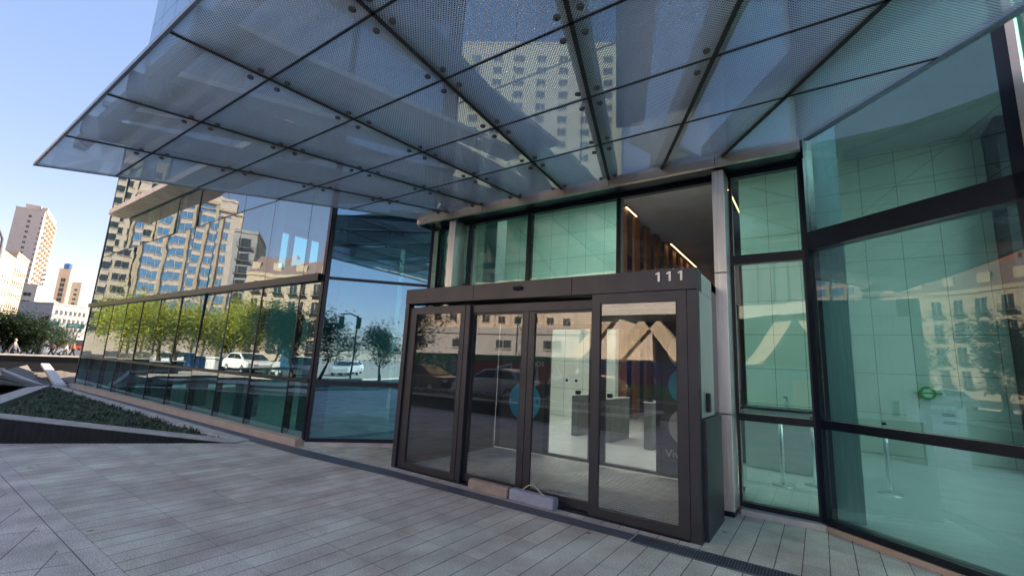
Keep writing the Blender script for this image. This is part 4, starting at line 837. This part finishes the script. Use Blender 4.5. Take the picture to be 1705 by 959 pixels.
strokes(h3, 'painted_crosses', M_carw, [[(1 + k, 1.9), (1.3 + k, 2.2)] for k in range(2)] + [[(1 + k, 2.2), (1.3 + k, 1.9)] for k in range(2)], .04)
strokes(h3, 'black_tag', M_frame, [[(8 + .3 * k, 1.1 + .35 * (k % 2)) for k in range(9)]], .05)
# elevated deck on slanting struts
dk = empty('raised_hall', (0, 0, 0), 0, 'raised tan hall on slanting concrete struts across the road', 'building')
bx('soffit', M_greyst, dk, -14.5, 4, -38, -24.2, 6.2, 6.5); bx('edge_beam', M_conc, dk, -14.7, 4.2, -24.2, -23.8, 6.0, 6.9)
bm = bmesh.new(); x = -14.5
while x < 3.6: box(bm, x, x + .85, -24.6, -24.1, 6.92, 11.2); x += 1.0
link('louvre_cladding', bm, M_greyst, dk); bx('rear_wall', M_dkint, dk, -14, 3.8, -36.2, -35.9, 0, 6.19); bx('body', M_greyst, dk, -14.4, 3.9, -38, -24.62, 6.52, 11.4); bx('roof_edge', M_conc, dk, -14.8, 4.3, -38.2, -23.9, 11.41, 11.8)  # dark rear wall added to darken the gap behind the struts
for x0, x1 in ((-19.5, -13.8), (-16.0, -10.2), (-6.5, -11.0), (-5.8, -1.5), (3.4, -.8)):
    bm = bmesh.new(); beam(bm, (x0, -24.9, 0), (x1, -24.9, 6.25), 1.0, 1.0); link('slanting_strut', bm, M_crm, dk)
ms = empty('lattice_mast', (-19.6, -20.2, 0), 0, 'green lattice mast standing beside the hoarding', 'mast')
bm = bmesh.new()
for a, b in ((-.4, -.4), (.4, -.4), (.4, .4), (-.4, .4)): tube(bm, [(a, b, 0), (a, b, 12)], .06, 4)
for k in range(12):
    for a, b, c, d in ((-.4, -.4, .4, -.4), (.4, -.4, .4, .4), (.4, .4, -.4, .4), (-.4, .4, -.4, -.4)): tube(bm, [(a, b, k), (c, d, k + 1)], .03, 4)
link('lattice', bm, M_green, ms); bx('foot', M_conc, ms, -.6, .6, -.6, .6, -.03, .15)

# ------------------------------------------------------------------ street furniture
def signal(loc, h, arm, rz, label, r=.09):
    t = empty('traffic_light', (loc[0], loc[1], -.02), rz, label, 'traffic light', 'traffic lights')
    bm = bmesh.new(); tube(bm, [(0, 0, 0), (0, 0, h)], [r * 1.25, r], 10); tube(bm, [(0, 0, h - .1), (arm * .5, 0, h + .1), (arm, 0, h)], .05, 8); link('pole', bm, M_frame, t)
    for x in (.0, arm):
        hd = bx('signal_head', M_frame, t, x - .17, x + .17, -.32, -.1, h - 1.05, h - .1, bevel=.03)
        for k, m_ in enumerate((M_lamp_r, M_orange, M_sgn)): bm = bmesh.new(); tube(bm, [(x, -.325, h - .25 - k * .29), (x, -.36, h - .25 - k * .29)], .1, 14); link('lens', bm, m_, hd)
signal((-58.5, 9.1), 4.0, 1.6, 0, 'thick dark traffic signal pole among the trees at the left', .16)
signal((9.2, -16.5), 4.9, -1.3, 1.0, 'traffic light reflected between the trees of the angled screen', .06)
sp = empty('street_lamp', (-44.8, 4.12, -.02), R_(262), 'tall curved street lamp at the left picture edge', 'street lamp')
bm = bmesh.new(); tube(bm, [(0, 0, 0), (0, 0, 7.3), (.06, 0, 8.3), (.35, 0, 9.0), (.9, 0, 9.4), (1.7, 0, 9.45)], [.13, .09, .08, .07, .06, .05], 10); link('pole', bm, M_greyst, sp, True); bx('lamp_head', M_greyst, sp, 1.6, 2.3, -.13, .13, 9.36, 9.5, bevel=.04)
for x, y, rz, lab in ((-80, 12.8, .1, 'left one of the two green street signs on poles'), (-84, 16.0, .1, 'right one of the two green street signs on poles')):
    t = empty('street_sign', (x, y, -.02), R_(80), lab, 'road sign', 'green signs over the avenue'); bm = bmesh.new(); tube(bm, [(0, 0, 0), (0, 0, 4.4)], .06, 8); link('pole', bm, M_greyst, t); bx('board', M_sgn, t, -.9, .9, -.1, -.061, 3.7, 4.3); bxs('printed_line', M_carw, t, [(-.7, .5, -.105, -.1005, 4.05, 4.12), (-.7, .2, -.105, -.1005, 3.88, 3.94)])
dp = empty('waste_container', (-41, -6.0, 0), 0, 'pale waste container at the kerb under the yellow green tree', 'container'); bx('bin_body', M_lgrey, dp, -.9, .9, -.5, .5, .15, 1.2, bevel=.08); bx('lid', M_carw, dp, -.95, .95, -.55, .55, 1.21, 1.4, bevel=.08)
dp = empty('waste_container', (-44.2, -6.0, 0), 0, 'blue recycling container left of the pale one', 'container'); bx('bin_body', M_blue, dp, -.7, .7, -.5, .5, .15, 1.2, bevel=.08); bx('lid', M_blue, dp, -.75, .75, -.55, .55, 1.21, 1.4, bevel=.08)
kb = empty('advertising_board', (-28.3, -5.9, 0), R_(10), 'blue advertising board reflected near the facade corner', 'sign'); bx('board', M_cyan, kb, -1.1, 1.1, -.1, .1, .5, 1.9, bevel=.02); bxs('printed_line', M_carw, kb, [(-.8, .7, .101, .106, 1.55, 1.68), (-.8, .2, .101, .106, 1.3, 1.4)]); bxs('leg', M_frame, kb, [(-1, -.9, -.05, .05, 0, .5), (.9, 1, -.05, .05, 0, .5)])

# ------------------------------------------------------------------ people
def skin_fig(name, verts, edges, radii, m, parent):
    me = bpy.data.meshes.new(name); me.from_pydata(verts, edges, []); o = bpy.data.objects.new(name, me); COL.objects.link(o); me.materials.append(m)
    md = o.modifiers.new('skin', 'SKIN'); md.use_smooth_shade = True
    for v, r in zip(me.skin_vertices[0].data, radii): v.radius = (r, r)
    me.skin_vertices[0].data[0].use_root = True
    sb = o.modifiers.new('sub', 'SUBSURF'); sb.levels = 1; sb.render_levels = 2; o.parent = parent; return o
def person(x, y, rz, top, legs, label, hair=None, stride=.18, z=-.02):
    t = empty('person', (x, y, z), rz, label, 'person', 'people at the street corner')
    s = stride
    Vv = [(0, 0, .95), (0, 0, 1.15), (0, 0, 1.38), (0, 0, 1.5), (.02, 0, 1.62), (.02, 0, 1.72),
          (0, .18, 1.4), (s * .6, .24, 1.14), (s * 1.4, .22, .92), (s * 1.6, .22, .82), (0, -.18, 1.4), (-s * .6, -.24, 1.14), (-s * .8, -.24, .90), (-s * .8, -.24, .80),
          (0, .09, .9), (-s * .6, .10, .5), (-s * 1.5, .10, .1), (-s * 1.2, .10, .04), (0, -.09, .9), (s * .9, -.10, .5), (s * 1.1, -.10, .08), (s * 1.1 + .14, -.10, .04)]
    E_ = [(0, 1), (1, 2), (2, 3), (3, 4), (4, 5), (2, 6), (6, 7), (7, 8), (8, 9), (2, 10), (10, 11), (11, 12), (12, 13), (0, 14), (14, 15), (15, 16), (16, 17), (0, 18), (18, 19), (19, 20), (20, 21)]
    Rr = [.12, .13, .14, .055, .085, .075, .06, .045, .035, .035, .06, .045, .035, .035, .085, .06, .04, .04, .085, .06, .04, .04]
    skin_fig('body', Vv, E_, Rr, M_skin, t)
    skin_fig('jacket', [Vv[i] for i in (1, 0, 2, 6, 7, 8, 10, 11, 12)], [(0, 1), (0, 2), (2, 3), (3, 4), (4, 5), (2, 6), (6, 7), (7, 8)], [.16, .155, .165, .085, .065, .05, .085, .065, .05], top, t)
    skin_fig('trousers', [Vv[i] for i in (0, 14, 15, 16, 18, 19, 20)], [(0, 1), (1, 2), (2, 3), (0, 4), (4, 5), (5, 6)], [.14, .105, .08, .06, .105, .08, .06], legs, t)
    skin_fig('hair', [(0, 0, 1.70), (-.01, 0, 1.76)], [(0, 1)], [.10, .07], hair or M_hair, t)
M_navy = mat('navy cloth', (.03, .04, .07), .9); M_drab = mat('drab cloth', (.16, .14, .12), .9)
person(-49.3, 6.35, 1.2, M_greyst, M_navy, 'person in a white cap walking behind the low wall at the far left', M_carw)
for a in ((-64, 9.6, 1.4, M_lgrey, M_navy, 'person in a pale grey top standing left of the group'), (-66, 11.2, 4.5, mat('wine cloth', (.22, .04, .04), .9), M_navy, 'person in a red jacket in the middle of the group'), (-68, 12.6, 1.6, M_lgrey, M_drab, 'person in a pale shirt right of the red jacket'), (-70, 13.6, 4.6, mat('rust cloth', (.35, .14, .06), .9), M_navy, 'person in an orange top nearest the glass facade')): person(*a)

# low black-sided planter between the plaza and the road (seen in the door glass)
lp2 = empty('low_planter', (0, 0, 0), 0, 'long low black sided planter between the plaza and the parked cars', 'planter')
bx('black_side', M_dark, lp2, -14.5, -4.2, -4.6, -2.0, 0, .40); bxs('rim', M_conc, lp2, [(-14.6, -4.1, -2.2, -1.92, .402, .46), (-14.6, -4.1, -4.68, -4.4, .402, .46), (-14.6, -14.3, -4.39, -2.21, .402, .46), (-4.4, -4.1, -4.39, -2.21, .402, .46)], bevel=.005)
bm = bmesh.new(); rg = random.Random(5)
for k in range(2500):
    p = Vector((rg.uniform(-14.2, -4.5), rg.uniform(-4.3, -2.3), .40)); an = rg.random() * 6.28; d = Vector((math.cos(an) * .06, math.sin(an) * .06, rg.uniform(.05, .16))); s_ = Vector((-math.sin(an), math.cos(an), 0)) * .012
    bm.faces.new([bm.verts.new(x) for x in (p - s_, p + s_, p + d)])
tag(link('groundcover', bm, M_leafB), 'short green groundcover in the long low planter by the road', 'plants', kind='stuff')

facade('apartment_tower', (-46, -107.5), (-.85, .52), 52, 16, 104, M_crm, colsF(3, 7, 7, 2.8), rowsF(43, 14, 4.2, 2.2), M_wind, 'very tall cream tower rising behind the beige slab and reflected above the canopy', sill=M_wht)

for k, (x, y) in enumerate(((-.55, 8.2), (-.15, 8.6), (.75, 8.9))):
    t = empty('barrier_post', (x, y, .03), 0, ['leftmost steel barrier post behind the narrow window', 'middle steel barrier post behind the narrow window', 'steel barrier post nearest the green glass corner'][k], 'post', 'steel barrier posts in the lobby')
    bm = bmesh.new(); disc(bm, (0, 0, 0), .15, .02, 24, .14); link('base', bm, M_steel, t); bm = bmesh.new(); tube(bm, [(0, 0, .02), (0, 0, .98)], .028, 14); link('pole', bm, M_steel, t, True); bm = bmesh.new(); disc(bm, (0, 0, .98), .034, .04, 16, .02); link('cap', bm, M_frame, t)
